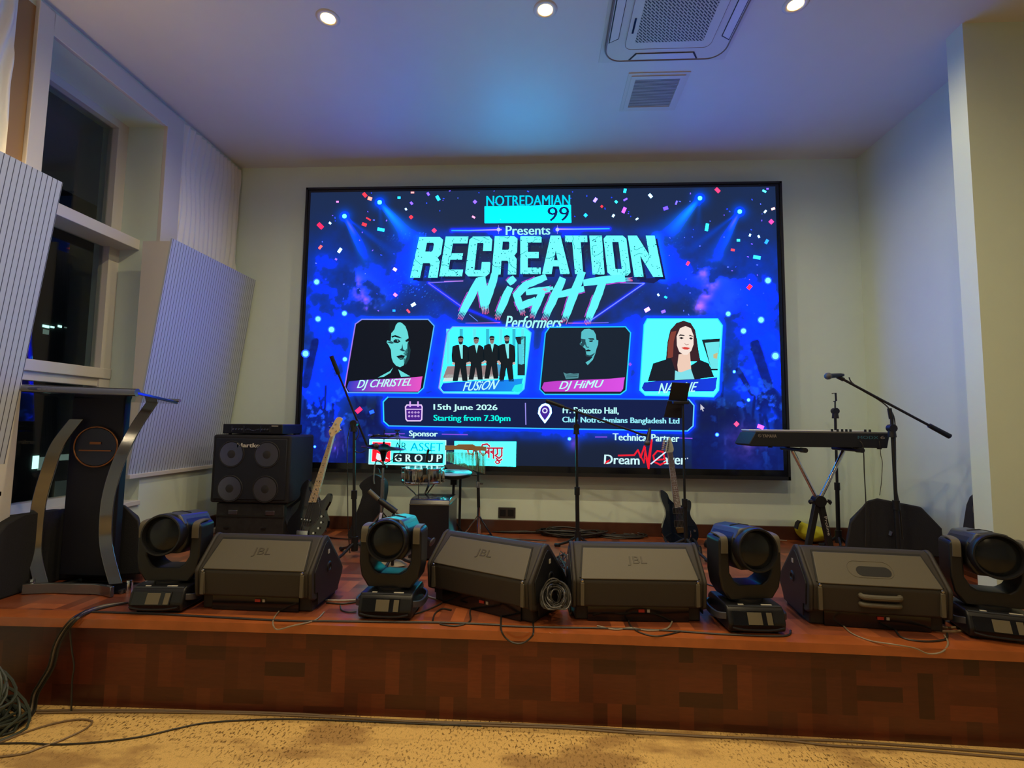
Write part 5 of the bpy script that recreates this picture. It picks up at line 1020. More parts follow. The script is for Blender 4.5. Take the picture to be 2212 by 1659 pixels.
# left stand by the drums: long boom down to the hi-hat
b1 = fl(765, 1205); s1, g1 = mic_stand('tall black boom stand beside the bass guitar, boom crossing the screen down to the cymbals', b1, 3.70, (765, 908), boom=((716, 770), (793, 962), 3.62, 3.80), clutch=(765, 915), a0=2.3, legs=.26)
mb = MB(); a_ = g1((757, 920)); mb.tube(smooth_path([a_, g1((750, 960)), g1((751, 1060)), g1((752, 1140)), g1((756, 1195))], 6), .0035, 6); mb.tube(smooth_path([g1((765, 912)), g1((775, 935)), g1((762, 965)), g1((775, 978)), g1((790, 973))], 6), .0035, 6); mb.build('cable_on_stand', M_CABLE, s1)
p0, p1 = at(796, 968, 1, 3.81), at(782, 985, 1, 3.80)
microphone('slim dark microphone at the lower end of the boom beside the hi-hat cymbals', at(794, 965, 1, 3.80), at(818, 962, 1, 3.72), .014)
# centre stand
b2 = fl(1248, 1190); s2, g2 = mic_stand('black boom microphone stand standing alone in the middle of the stage', b2, 4.0, (1245, 905), boom=((1181, 866), (1385, 938), 3.95, 3.90), clutch=(1245, 922), a0=.4, legs=.2)
mb = MB(); c_ = g2((1245, 888)); mb.cyl(g2((1245, 905)), g2((1246, 884), 3.96), .012, n=10); mb.build('boom_joint', M_BLACK, s2)
microphone('black microphone hanging head down at the end of the centre boom', at(1404, 925, 1, 3.9), at(1397, 962, 1, 3.86), .024)
mb = MB(); mb.tube([g2((1385, 938), 3.90), g2((1400, 940), 3.9)], .010, 8); mb.build('mic_clip', M_BLACK, s2)
# right stand in front of the keyboard's end
b3 = at(1941, 1190, 1, 3.5); b3.z = ZS; s3, g3 = mic_stand('black boom microphone stand at the right end of the keyboard', b3, 3.5, (1926, 900), boom=((2050, 942), (1822, 820), 3.5, 3.5), clutch=(1926, 925), a0=1.0, legs=.24)
mb = MB(); mb.cyl(g3((1925, 905)), g3((1921, 882)), .013, n=10); mb.build('boom_joint', M_BLACK, s3)
mb = MB(); mb.tube(smooth_path([g3((1834, 815)), g3((1840, 826)), g3((1862, 843)), g3((1895, 862)), g3((1918, 880)), g3((1932, 905)), g3((1934, 960)), g3((1936, 1050)), g3((1944, 1100)), g3((1950, 1165))], 6), .004, 6); mb.build('cable_on_stand', M_CABLE, s3)
mb = MB(); mb.tube([g3((1808, 813)), g3((1822, 820))], .014, 8); mb.build('mic_clip', M_BLACK, s3)
microphone('blue-lit vocal microphone on the boom over the keyboard', at(1822, 810, 1, 3.5), at(1783, 813, 1, 3.47), .023)
# slim stand behind the keyboard
b4 = at(1811, 1158, 1, 4.3); b4.z = ZS; s4, g4 = mic_stand('slim black straight stand with an empty clip behind the keyboard', b4, 4.3, (1804, 888), clutch=(1804, 888), a0=.2, legs=.13)
mb = MB(); mb.ribbon([g4((1798, 850)), g4((1805, 849)), g4((1806, 866)), g4((1801, 867))], (0, 1, 0), .02, .006); mb.tube([g4((1804, 888)), g4((1804, 866))], .006, 8); mb.build('mic_clip', M_BLACK, s4)
# music stand in front of the electric guitar
b5 = at(1482, 1185, 1, 4.0); b5.z = ZS; mu_ = thing('music_stand', 'black music stand in front of the electric guitar, desk over the performers banner', 'music stand', b5)
g5 = lambda p, y=4.0: at(p[0], p[1], 1, y)-b5
mb = MB(); mb.cyl((0, 0, .06), g5((1479, 1080)), .015, n=14); mb.build('lower_tube', M_BLACK, mu_); mb = MB(); mb.cyl(g5((1479, 1080)), g5((1475, 875)), .009, n=12); mb.build('upper_tube', M_BLACK, mu_)
mb = MB(); mb.cyl(g5((1479, 1095)), g5((1479, 1078)), .022, n=14); mb.build('height_collar', M_BLACK, mu_); tripod(mu_, .25, .12, a0=.9)
def slab(q, y0, y1, th, name, m_, par, g):
    mb = MB(); a = [g(q[0], y0), g(q[1], y0), g(q[2], y1), g(q[3], y1)]; n_ = (a[1]-a[0]).cross(a[3]-a[0]).normalized()*th
    mb.add(a+[p+n_ for p in a], [(0, 1, 2, 3), (7, 6, 5, 4), (0, 1, 5, 4), (1, 2, 6, 5), (2, 3, 7, 6), (3, 0, 4, 7)]); return mb.build(name, m_, par, bevel=.002)
slab([(1452, 826), (1491, 828), (1484, 868), (1444, 864)], 3.98, 4.03, .008, 'tablet_holder', M_BLACK, mu_, g5)
slab([(1442, 866), (1478, 869), (1478, 904), (1434, 901)], 4.06, 4.10, .006, 'desk', mat('dark_desk', (.012, .012, .02), .5), mu_, g5)
mb = MB(); mb.box(g5((1470, 870)), (.12, .05, .022)); mb.build('clamp', M_BLACK, mu_, bevel=.004)
# ---------------------------------------------------------------- drums
YD = 3.85
hb = at(822, 1180, 1, YD); hb.z = ZS
hh = thing('hi_hat_stand', 'chrome hi-hat stand carrying a pair of dark cymbals, behind the second moving light', 'hi-hat', hb)
gh = lambda p, y=YD: at(p[0], p[1], 1, y)-hb
zt_ = gh((822, 968)).z
mb = MB(); mb.cyl((0, 0, .04), (0, 0, zt_-.24), .014, n=14); mb.cyl((0, 0, zt_-.24), (0, 0, zt_-.03), .009, n=12); mb.build('pole', M_STEEL, hh)
mb = MB(); mb.cyl((0, 0, zt_), (0, 0, zt_+.14), .0035, n=8); mb.cyl((0, 0, zt_+.02), (0, 0, zt_+.05), .011, .006, n=12); mb.build('clutch_rod', M_DARK, hh)
mb = MB(); mb.cyl((0, 0, zt_-.10), (0, 0, zt_-.02), .012, .03, n=14); mb.cyl((-.03, 0, zt_-.14), (.03, 0, zt_-.14), .012, n=10); mb.build('tilter_cup', M_BLACK, hh)
cymd = mat('dark_cymbal', (.16, .13, .11), .3, metal=1)
for s_, nm in ((1, 'top_cymbal'), (-1, 'bottom_cymbal')):
    mb = MB(); mb.lathe([(.006, s_*.034), (.03, s_*.030), (.045, s_*.018), (.17, s_*.003), (.17, s_*.001), (.044, s_*.016), (.006, s_*.03)], 48, M=Matrix.Translation((0, 0, zt_)) @ Matrix.Rotation(.07, 4, 'Y')); mb.build(nm, cymd, hh, ang=60)
for i in range(3):
    a = .6+2*PI*i/3; mb = MB(); mb.ribbon([(0, 0, .30), (.24*math.cos(a), .24*math.sin(a), .012)], (-math.sin(a), math.cos(a), 0), .02, .006); mb.ribbon([(0, 0, .12), (.14*math.cos(a), .14*math.sin(a), .13)], (-math.sin(a), math.cos(a), 0), .018, .005); mb.build('leg', M_CHROME, hh)
mb = MB(); mb.tube(smooth_path([(0, 0, zt_-.13), (.12, .0, zt_-.05), (.125, 0, zt_+.02), (.122, 0, zt_+.10)], 3), .004, 6); mb.build('side_bracket', M_DARK, hh)
mb = MB(); mb.tube(smooth_path([(0, 0, zt_-.12), (-.05, -.02, zt_-.10), (-.06, -.03, zt_-.22), (-.055, -.03, zt_-.27)], 5), .006, 8); mb.build('drum_key_arm', M_STEEL, hh)
sc = thing('splash_cymbal', 'small bluish cymbal held on a bracket above the hi-hat', 'cymbal', at(858, 944, 1, YD))
mb = MB(); mb.lathe([(.004, .018), (.018, .016), (.028, .006), (.13, -.006), (.13, -.008), (.027, .004), (.004, .014)], 40); mb.build('cymbal_disc', M_STEEL, sc, ang=60)
mb = MB(); mb.cyl((0, 0, -.02), (0, 0, .05), .004, n=8); mb.cyl((0, 0, .012), (0, 0, .03), .014, n=12); mb.box((0, 0, .048), (.04, .008, .010)); mb.build('wing_nut', M_DARK, sc)
mb = MB(); mb.lathe([(.012, .008), (.013, .016)], 12); mb.build('felt_washer', mat('orange_felt', (.55, .28, .12), .9), sc)
tb_ = thing('tambourine', 'half-ring tambourine with jingles lying left of the small cymbal', 'tambourine', at(828, 942, 1, YD-.02))
mb = MB(); mb.ribbon([(.10*math.cos(a), .06*math.sin(a), .004*math.sin(3*a)) for a in np.linspace(0, 2*PI, 30)], (0, 0, 1), .012, .006); mb.build('frame', M_DARK, tb_)
for i in range(7):
    a = PI*.2+i*.75; mb = MB(); mb.lathe([(0, .004), (.018, 0), (.018, -.001), (0, .002)], 16, M=Matrix.Translation((.105*math.cos(a), .06*math.sin(a), .006)) @ Matrix.Rotation(.5*math.sin(i*2), 4, 'X')); mb.build('jingle', M_STEEL, tb_)
# gig bag leaning on the wall
gb = at(800, 1190, 1, 4.28); gb.z = ZS; bag = thing('instrument_bag', 'tall black soft instrument bag leaning behind the hi-hat stand', 'bag', gb); bag.rotation_euler = (math.radians(-7), 0, 0)
pb = [at(u, v, 1, 4.28)-gb for u, v in ((775, 1050), (790, 1034), (808, 1026), (826, 1036), (831, 1052), (828, 1080), (812, 1140), (806, 1186), (756, 1186), (764, 1130), (783, 1070))]
MB().prism(rounded([(p.x, max(p.z, 0)) for p in pb], 3), -.05, .06, 'xz').build('bag_body', M_CLOTH, bag, bevel=.02, seg=3, ang=60)
mb = MB(); mb.ribbon(smooth_path([at(u, v, 1, 4.2)-gb for u, v in ((804, 1026), (803, 1018), (812, 1016), (815, 1026))], 4), (0, 1, 0), .02, .005); mb.build('top_loop', M_CLOTH, bag)
# snare
sn0 = at(910, 1170, 1, 4.05); sn0.z = ZS
sn = thing('snare_drum', 'chrome snare drum on its stand, behind and above the black box drum', 'drum', sn0); zs_ = at(910, 1012, 1, 4.05).z-ZS; zb_ = at(910, 1040, 1, 4.05).z-ZS
mb = MB(); mb.lathe([(.150, zb_), (.152, zb_+.01), (.152, zs_-.01), (.150, zs_)], 48); mb.build('shell', mat('polished_shell', (.35, .32, .30), .12, metal=1), sn, ang=50)
for z in (zb_, zs_): mb = MB(); mb.lathe([(.150, z-.007), (.163, z-.007), (.166, z), (.163, z+.009), (.150, z+.009)], 48); mb.build('hoop', M_CHROME, sn, ang=50)
mb = MB(); mb.lathe([(0, zs_+.004), (.152, zs_+.005)], 40); mb.build('drum_head', mat('drum_head', (.5, .5, .5), .5), sn)
for i in range(10):
    a = 2*PI*i/10+.2; mb = MB(); mb.box((.162*math.cos(a), .162*math.sin(a), (zs_+zb_)/2), (.016, .014, .045), rot=(0, 0, a)); mb.cyl((.170*math.cos(a), .170*math.sin(a), zb_-.005), (.170*math.cos(a), .170*math.sin(a), zs_+.012), .0035, n=8); mb.build('lug', M_CHROME, sn)
mb = MB(); mb.box((.175, -.04, (zs_+zb_)/2+.01), (.02, .03, .06)); mb.build('strainer', M_CHROME, sn, bevel=.004)
mb = MB(); mb.cyl((0, 0, .04), (0, 0, zb_-.16), .013, n=12); mb.build('stand_pole', M_STEEL, sn)
for i in range(3):
    a = -PI/2+2*PI*i/3+.5; mb = MB(); mb.ribbon([(0, 0, zb_-.17), (.07*math.cos(a), .07*math.sin(a), zb_-.09), (.155*math.cos(a), .155*math.sin(a), zb_-.02), (.172*math.cos(a), .172*math.sin(a), zb_+.01)], (-math.sin(a), math.cos(a), 0), .016, .006); mb.build('basket_arm', M_CHROME, sn)
    mb = MB(); mb.ribbon([(0, 0, .22), (.22*math.cos(a), .22*math.sin(a), .012)], (-math.sin(a), math.cos(a), 0), .018, .006); mb.build('leg', M_CHROME, sn)
gm_ = [at(u, v, 1, 3.86) for u, v in ((918, 1018), (921, 1000), (923, 982), (926, 971), (931, 974), (934, 984))]
gn = thing('clip_microphone', 'small gooseneck microphone clipped to the front rim of the snare drum', 'microphone', gm_[0])
mb = MB(); mb.tube([p-gm_[0] for p in smooth_path(gm_[1:4], 6)], .011, 8); mb.build('mic_body', M_BLACK, gn)
mb = MB(); mb.tube([p-gm_[0] for p in smooth_path(gm_[3:], 5)], .003, 6); mb.build('gooseneck', M_BLACK, gn); mb = MB(); mb.box((0, .0, 0), (.03, .03, .05)); mb.build('rim_clip', M_BLACK, gn, bevel=.004)
mb = MB(); mb.tube([p-gm_[0] for p in smooth_path([at(u, v, 1, 3.84) for u, v in ((916, 1022), (906, 1040), (904, 1060), (906, 1085))], 6)], .0035, 6); mb.build('mic_cable', M_CABLE, gn)
# practice pad
pd0 = at(970, 1165, 1, 4.22); pd0.z = ZS; pdz = at(975, 1022, 1, 4.22).z-ZS
pd = thing('drum_pad', 'round electronic drum pad with a pale blue top, right of the snare drum', 'drum pad', pd0)
Mx = Matrix.Translation((.03, 0, pdz)) @ Matrix.Rotation(.10, 4, 'X')
mb = MB(); mb.lathe([(0, -.045), (.06, -.045), (.145, -.02), (.152, .0), (.150, .006)], 40, M=Mx); mb.build('pad_body', M_BLACK, pd); mb = MB(); mb.lathe([(.146, .004), (.14, .010), (0, .012)], 40, M=Mx); mb.build('pad_surface', mat('pale_blue_rubber', (.30, .42, .46), .4), pd, ang=80)
mb = MB(); mb.lathe([(.055, .013), (.05, .015), (0, .015)], 24, M=Mx @ Matrix.Translation((-.05, .0, 0))); mb.build('dark_centre', M_BLACK, pd)
mb = MB(); mb.cyl((.02, 0, .05), (.03, 0, pdz-.04), .011, n=12); mb.box((.03, 0, pdz-.07), (.05, .04, .05)); mb.build('pole', M_BLACK, pd)
for i in range(3): a = 1+2*PI*i/3; mb = MB(); mb.tube([(.02, 0, .2), (.2*math.cos(a), .2*math.sin(a), .012)], .008, 8); mb.build('leg', M_BLACK, pd)
# bar chimes
ch0 = fl(1033, 1160); YC = 4.12; ch0 = at(1033, 1160, 1, YC); ch0.z = ZS; gc = lambda p, y=YC: at(p[0], p[1], 1, y)-ch0
chm = thing('bar_chimes', 'wooden bar with hanging metal chimes on a chrome stand, over the sponsor logos', 'chimes', ch0)
mb = MB(); tp = gc((1032, 985)); mb.cyl((0, 0, .04), (0, 0, .30), .014, n=14); mb.build('lower_tube', M_CHROME, chm); mb = MB(); mb.cyl((0, 0, .28), gc((1033, 1048)), .013, n=14); mb.cyl(gc((1033, 1048)), tp, .009, n=12); mb.build('upper_tube', M_BLACK, chm)
mb = MB(); c_ = gc((1033, 1048)); mb.cyl(c_-Vector((0, 0, .02)), c_+Vector((0, 0, .03)), .018, n=14); mb.box(c_+Vector((.025, 0, .012)), (.03, .012, .012)); mb.build('height_collar', M_CHROME, chm)
mb = MB(); mb.tube(smooth_path([tp, gc((1028, 975)), gc((1019, 965)), gc((1008, 962))], 6), .010, 10); mb.build('bent_arm', M_CHROME, chm)
for i in range(3):
    a = -.5+2*PI*i/3; mb = MB(); mb.ribbon([(0, 0, .24), (.20*math.cos(a), .20*math.sin(a), .012)], (-math.sin(a), math.cos(a), 0), .016, .005); mb.ribbon([(0, 0, .07), (.12*math.cos(a), .12*math.sin(a), .10)], (-math.sin(a), math.cos(a), 0), .014, .005); mb.build('leg', M_CHROME, chm)
wood = mat('oak_bar', (.38, .22, .10), .45, noise=.2, nscale=18)
q = [(963, 962), (986, 962), (991, 959), (1022, 959), (1028, 963), (1051, 964), (1051, 974), (1028, 973), (986, 971), (963, 972)]
MB().prism([(gc(p).x, gc(p).z) for p in q], -.035, -.010, 'xz').build('wooden_bar', wood, chm, bevel=.003)
mch = mat('brass_chime', (.55, .40, .25), .25, metal=1)
for i in range(28):
    f_ = i/27; u = 966+f_*82; a = gc((u, 974), YC-.02); ln_ = .085+.10*f_; mb = MB(); mb.cyl(a, a-Vector((0, 0, .012)), .0008, n=4); mb.cyl(a-Vector((0, 0, .012)), a-Vector((0, 0, ln_)), .0042, n=8); mb.build('chime', mch, chm)
# black tray
tr0 = at(995, 1012, 1, 4.32); tr_ = thing('tilted_tray', 'small black tilted percussion tray behind the drum pad and chimes', 'tray', (tr0.x, 4.32, ZS)); gt2 = lambda p, y=4.32: at(p[0], p[1], 1, y)-Vector((tr0.x, 4.32, ZS))
slab([(958, 1004), (1004, 1000), (1034, 1027), (976, 1022)], 4.36, 4.30, .012, 'tray_top', M_BLACK, tr_, gt2)
mb = MB(); mb.cyl((0, 0, .02), (0, 0, tr0.z-ZS-.01), .011, n=12); mb.build('pole', M_BLACK, tr_); mb = MB(); mb.lathe([(.12, 0), (.12, .012), (.02, .03)], 24); mb.build('round_base', M_BLACK, tr_)
# box drum
cj0 = at(931, 1200, 1, 3.62); cj = thing('box_drum', 'black cajon box drum with a padded glossy top, right of the second moving light', 'drum', (cj0.x+.005, 3.80, ZS))
xl_, xr_ = at(882, 1120, 1, 3.62).x-cj0.x, at(968, 1120, 1, 3.62).x-cj0.x; hz = at(930, 1090, 1, 3.62).z-ZS
mb = MB(); mb.span((xl_, -.18, .015), (xr_, .17, hz)); mb.build('box', mat('black_board', (.010, .010, .016), .32), cj, bevel=.004)
mb = MB(); mb.prism([(-.18, hz), (.17, hz), (.15, hz+.032), (.10, hz+.038), (-.10, hz+.038), (-.155, hz+.03)], xl_+.0, xr_, 'yz'); mb.build('padded_seat', mat('glossy_seat', (.012, .016, .022), .16, coat=.6), cj, bevel=.008, seg=3)
mb = MB(); mb.span((xl_-.001, -.183, hz-.004), (xr_+.002, -.176, hz+.002)); mb.build('edge_line', M_WEDGEF, cj, smooth=False)
for sx in (xl_+.03, xr_-.03):
    for sy in (-.15, .14): mb = MB(); mb.cyl((sx, sy, 0), (sx, sy, .016), .014, n=12); mb.build('rubber_foot', M_BLACK, cj)
# low boom aimed at the box drum
lb0 = at(822, 1215, 1, 3.42); lb0.z = ZS; lb0.x = at(850, 1150, 1, 3.42).x
lb = thing('microphone_stand', 'short black boom stand aimed down at the box drum', 'microphone stand', lb0); gl_ = lambda p, y=3.42: at(p[0], p[1], 1, y)-lb0
mb = MB(); mb.cyl((0, 0, .02), gl_((850, 1110)), .010, n=12); mb.build('upper_tube', M_BLACK, lb); tripod(lb, .17, .10, a0=.4)
mb = MB(); mb.cyl(gl_((797, 1060)), gl_((818, 1079)), .016, n=12); mb.build('boom_grip', M_LABEL if False else M_WEDGEF, lb)
mb = MB(); mb.cyl(gl_((818, 1079)), gl_((822, 1082)), .010, n=12); mb.cyl(gl_((822, 1082)), gl_((855, 1106)), .021, n=14); mb.build('boom_sleeve', M_BLACK, lb)
mb = MB(); mb.cyl(gl_((855, 1106)), gl_((912, 1154), 3.40), .007, n=10); mb.build('boom_arm', M_WEDGEF, lb)
mb = MB(); c_ = gl_((912, 1154), 3.40); mb.lathe([(0, -.014), (.011, -.009), (.014, 0), (.011, .009), (0, .014)], 14, M=Matrix.Translation(c_)); mb.build('ball_joint', mat('pale_knob', (.5, .45, .38), .4), lb)
microphone('black microphone low in front of the box drum', at(920, 1162, 1, 3.40), at(936, 1172, 1, 3.38), .030)
# ---------------------------------------------------------------- keyboard
YK = 3.56; k0 = at(1768, 1185, 1, 3.72); k0.z = ZS; gk = lambda p, y=YK: at(p[0], p[1], 1, y)-k0
ks = thing('keyboard_stand', 'black and chrome X-shaped keyboard stand', 'keyboard stand', k0)
hub = gk((1768, 1082), 3.72)
for nm, a, b in (('brace', (1712, 974), (1764, 1076)), ('brace', (1822, 974), (1772, 1076))): mb = MB(); mb.box((0, 0, 0), (0, 0, 0)); mb = MB(); mb.cyl(gk(a, 3.72), gk(b, 3.72), .013, n=14); mb.build(nm, M_CHROME, ks)
legm = []
for a, b in (((1772, 1085), (1800, 1178)), ((1764, 1085), (1736, 1178))):
    mb = MB(); p, q = gk(a, 3.72), gk(b, 3.72); q.z = .012; mb.ribbon([p, q], (0, 1, 0), .04, .036); mb.build('leg', M_BLACK, ks, bevel=.004); mb = MB(); mb.cyl(Vector((q.x, -.19, .016)), Vector((q.x, .19, .016)), .016, n=12); mb.build('foot_bar', M_BLACK, ks)
    if b[0] == 1800:
        text_part('Proline', 'leg_lettering', mat('pale_lettering', (.5, .48, .46), .5), ks, p.lerp(q, .22)+Vector((-.008, -.0235, 0)), (q-p), Vector((1, 0, .3)), .13, .018, .001)
mb = MB(); mb.cyl(hub+Vector((0, -.035, 0)), hub+Vector((0, .035, 0)), .040, n=24); mb.build('hub', M_BLACK, ks, bevel=.003)
for sx in (-1, 1): mb = MB(); mb.cyl(hub+Vector((sx*.03, -.02, -.004)), hub+Vector((sx*.065, -.02, .0)), .006, n=8); mb.cyl(hub+Vector((sx*.062, -.02, -.004)), hub+Vector((sx*.074, -.02, .0)), .020, .012, n=12); mb.build('wing_knob', M_BLACK, ks)
for u in (1710, 1826): p = gk((u, 970), 3.72); mb = MB(); mb.cyl(Vector((p.x, -.17, p.z)), Vector((p.x, .15, p.z)), .013, n=12); mb.build('support_arm', M_BLACK, ks); mb = MB(); mb.cyl(Vector((p.x, -.19, p.z)), Vector((p.x, -.13, p.z)), .017, n=12); mb.build('rubber_end', M_BLACK, ks)
kz = at(1710, 970, 1, 3.72).z+.0215
kb0 = Vector((at(1775, 950, 1, YK).x, 3.70, kz)); kb = thing('synthesizer_keyboard', 'long black synthesizer seen from behind on the X stand', 'keyboard', kb0)
gk2 = lambda p, y=YK: at(p[0], p[1], 1, y)-kb0
kt = at(1775, 936, 1, YK).z-kz; xa, xb_ = gk2((1618, 955)).x, gk2((1923, 955)).x
MB().prism([(xa+.0, .012), (xa+.02, 0), (xb_-.02, 0), (xb_, kt), (xa+.045, kt), (xa+.005, .022)], -.14, .12, 'xz').build('case', mat('keyboard_case', (.010, .011, .017), .6, spec=.3), kb, bevel=.004)
MB().span((xa+.05, -.13, kt), (xb_-.005, .11, kt+.012)).build('top_panel', mat('keyboard_top', (.10, .095, .09), .4), kb, bevel=.003)
mb = MB()
mb.span((xa+.07, .03, kt+.012), (xb_-.04, .17, kt+.020)); mb.build('white_keys', mat('ivory_keys', (.7, .7, .68), .3), kb, bevel=.002)
for u in (1801, 1813, 1823, 1832, 1841, 1873, 1883): p = gk2((u, 930), YK+.06); mb = MB(); mb.cyl((p.x, -.06, kt+.01), (p.x, -.06, kt+.03), .008, .007, n=12); mb.build('knob', M_BLACK, kb)
for x in (xa+.15, xb_-.22, xb_-.06): mb = MB(); mb.cyl((x, -.12, -.008), (x, -.12, .002), .014, n=12); mb.build('rubber_foot', M_BLACK, kb)
let = mat('grey_lettering', (.22, .19, .18), .5); p = gk2((1647, 945), YK)
text_part('YAMAHA', 'brand_lettering', let, kb, (p.x, -.1405, p.z), (1, 0, 0), (0, 0, 1), .095, .022, .001, offset=.01)
mb = MB(); c_ = gk2((1641, 941)); mb.tube([(c_.x+.010*math.cos(a), -.1415, c_.z+.010*math.sin(a)) for a in np.linspace(0, 2*PI, 21)], .001, 5); 
for a in (PI/2, PI/2+2*PI/3, PI/2-2*PI/3): mb.tube([(c_.x, -.1415, c_.z), (c_.x+.008*math.cos(a), -.1415, c_.z+.008*math.sin(a))], .001, 5)
mb.build('tuning_fork_emblem', let, kb)
p = gk2((1853, 948)); text_part('MODX', 'model_lettering', mat('teal_lettering', (.03, .12, .18), .4), kb, (p.x, -.1405, p.z), (1, 0, 0), (0, 0, 1), .135, .020, .001); p = gk2((1900, 948)); text_part('6', 'model_number', let, kb, (p.x+.005, -.1405, p.z), (1, 0, 0), (0, 0, 1), .03, .020, .001)
cable('black cable hanging straight down from the back of the keyboard', [at(1857, 952, 1, 3.55), at(1864, 962, 1, 3.54), at(1866, 985, 1, 3.55), at(1867, 1020, 1, 3.56), at(1870, 1075, 1, 3.56), at(1871, 1120, 1, 3.56), at(1870, 1180, 1, 3.56)], .0035)
cable('thin cable with a kink hanging near the right end of the keyboard', [at(1899, 952, 1, 3.55), at(1901, 965, 1, 3.54), at(1903, 985, 1, 3.56), at(1906, 1000, 1, 3.56), at(1904, 1040, 1, 3.57), at(1900, 1070, 1, 3.585)], .002)
# yellow bag
yb0 = fl(1755, 1172); yb_ = thing('yellow_bag', 'bright yellow crumpled bag on the floor behind the keyboard stand', 'bag', yb0)
g_ = lambda u, v, y: at(u, v, 1, y)-yb0; ol = [(1722, 1127), (1727, 1124), (1745, 1134), (1760, 1135), (1780, 1139), (1790, 1152), (1797, 1162), (1770, 1170), (1745, 1173), (1730, 1167), (1718, 1147)]
ctr = Vector((0, 0, .09)); mb = MB(); vs = []; rr_ = random.Random(3); pts = [g_(u, v, yb0.y) for u, v in ol]
for k_, (sc_, dy) in enumerate(((.25, -.13), (.75, -.10), (1.0, -.02), (.95, .06), (.6, .12), (.2, .13))):
    cz = sum((p.z for p in pts))/len(pts); cx = sum((p.x for p in pts))/len(pts)
    for p in pts: j = rr_.uniform(-.012, .012); vs.append((cx+(p.x-cx)*sc_+j, dy+j, max(.001, cz+(p.z-cz)*sc_+j)))
n = len(pts); fs = [(r*n+i, r*n+(i+1) % n, (r+1)*n+(i+1) % n, (r+1)*n+i) for r in range(5) for i in range(n)]+[tuple(range(n)), tuple(range(5*n, 6*n))]
mb.add(vs, fs); o = mb.build('bag_body', mat('yellow_fabric', (.62, .58, .02), .6, noise=.2, nscale=14), yb_, ang=25); sb = o.modifiers.new('s', 'SUBSURF'); sb.levels = 1; sb.render_levels = 2
mb = MB(); mb.ribbon([g_(1719, 1142, yb0.y-.06), g_(1722, 1130, yb0.y-.06), g_(1727, 1125, yb0.y-.06)], (0, 1, 0), .05, .01); mb.build('dark_edge', M_CLOTH, yb_)
# dark folded stand in the far right corner
fs0 = at(2106, 1170, 1, 3.30); fs0.z = ZS; fst = thing('folded_stand', 'black narrow folded stand leaning upright by the right-hand wall corner', 'stand', fs0)
ol = [at(u, v, 1, 3.30)-fs0 for u, v in ((2086, 1175), (2092, 1130), (2098, 1092), (2105, 1075), (2112, 1068), (2116, 1100), (2121, 1175))]
fr_ = [(p.x, max(0, p.z)) for p in ol]; MB().prism(fr_, -.04, .04, 'xz').build('folded_body', M_CLOTH, fst, bevel=.008)
mb = MB(); mb.ribbon(smooth_path([at(u, v, 1, 3.25)-fs0 for u, v in ((2104, 1108), (2103, 1096), (2107, 1086), (2110, 1092), (2108, 1108))], 4), (0, 1, 0), .01, .003); mb.build('grip_loop', M_WEDGEF, fst)
# wall socket, small floor items
so_ = thing('wall_socket', 'dark double socket low on the back wall below the screen', 'socket', at(1095, 1107, 1, YB)); MB().span((-.078, -.012, -.046), (.078, .0, .046)).build('cover_plate', mat('socket_plate', (.035, .03, .028), .4), so_, bevel=.004)
for x in (-.036, .036): MB().span((x-.026, -.015, -.03), (x+.026, -.011, .03)).build('outlet', M_BLACK, so_, bevel=.002)
pdl = thing('effects_pedal', 'dark oval foot pedal on the floor right of the electric guitar', 'pedal', fl(1545, 1182))
mb = MB(); mb.lathe([(.085, 0), (.09, .02), (.075, .05), (.03, .062), (0, .064)], 28, M=Matrix.Diagonal((1, .8, 1, 1))); mb.build('pedal_body', M_BLACK, pdl, ang=50); mb = MB(); mb.cyl((0.02, -.05, .05), (.02, -.055, .06), .012, n=12); mb.build('footswitch', M_STEEL, pdl)
db = thing('direct_box', 'small grey metal box on top of the cable heap by the back wall', 'direct box', fl(1287, 1152)+Vector((0, 0, .0)))
MB().span((-.05, -.05, 0.0), (.05, .05, .05)).build('box_body', mat('grey_metal_box', (.18, .17, .16), .4, metal=.6), db, bevel=.004); mb = MB(); mb.cyl((.02, -.05, .03), (.02, -.056, .03), .008, n=10); mb.build('jack_socket', M_BLACK, db)
ps = thing('power_strip', 'white power strip on the floor left of the bass amplifier case', 'power strip', fl(447, 1150)); MB().span((-.11, -.03, 0), (.09, .03, .045)).build('strip_body', mat('white_plastic', (.65, .63, .6), .4), ps, bevel=.006)
for i in range(4): mb = MB(); mb.cyl((-.08+i*.045, 0, .044), (-.08+i*.045, 0, .047), .014, n=14); mb.build('outlet', M_DARK, ps)
clt = thing('folded_cloth', 'small pale grey cloth on the stage behind the second moving light', 'cloth', fl(838, 1222)); mb = MB(); vs = []; rr_ = random.Random(9)
for j in range(5):
    for i in range(14): a = 2*PI*i/14; r = (.11, .125, .105, .06, .02)[j]*(1+rr_.uniform(-.15, .15)); vs.append((r*math.cos(a), r*.6*math.sin(a), (0, .012, .035, .05, .055)[j]))
mb.add(vs, [(r*14+i, r*14+(i+1) % 14, (r+1)*14+(i+1) % 14, (r+1)*14+i) for r in range(4) for i in range(14)]+[tuple(range(14)), tuple(range(56, 70))]); mb.build('cloth_body', mat('pale_cloth', (.30, .28, .24), .9), clt, ang=60)
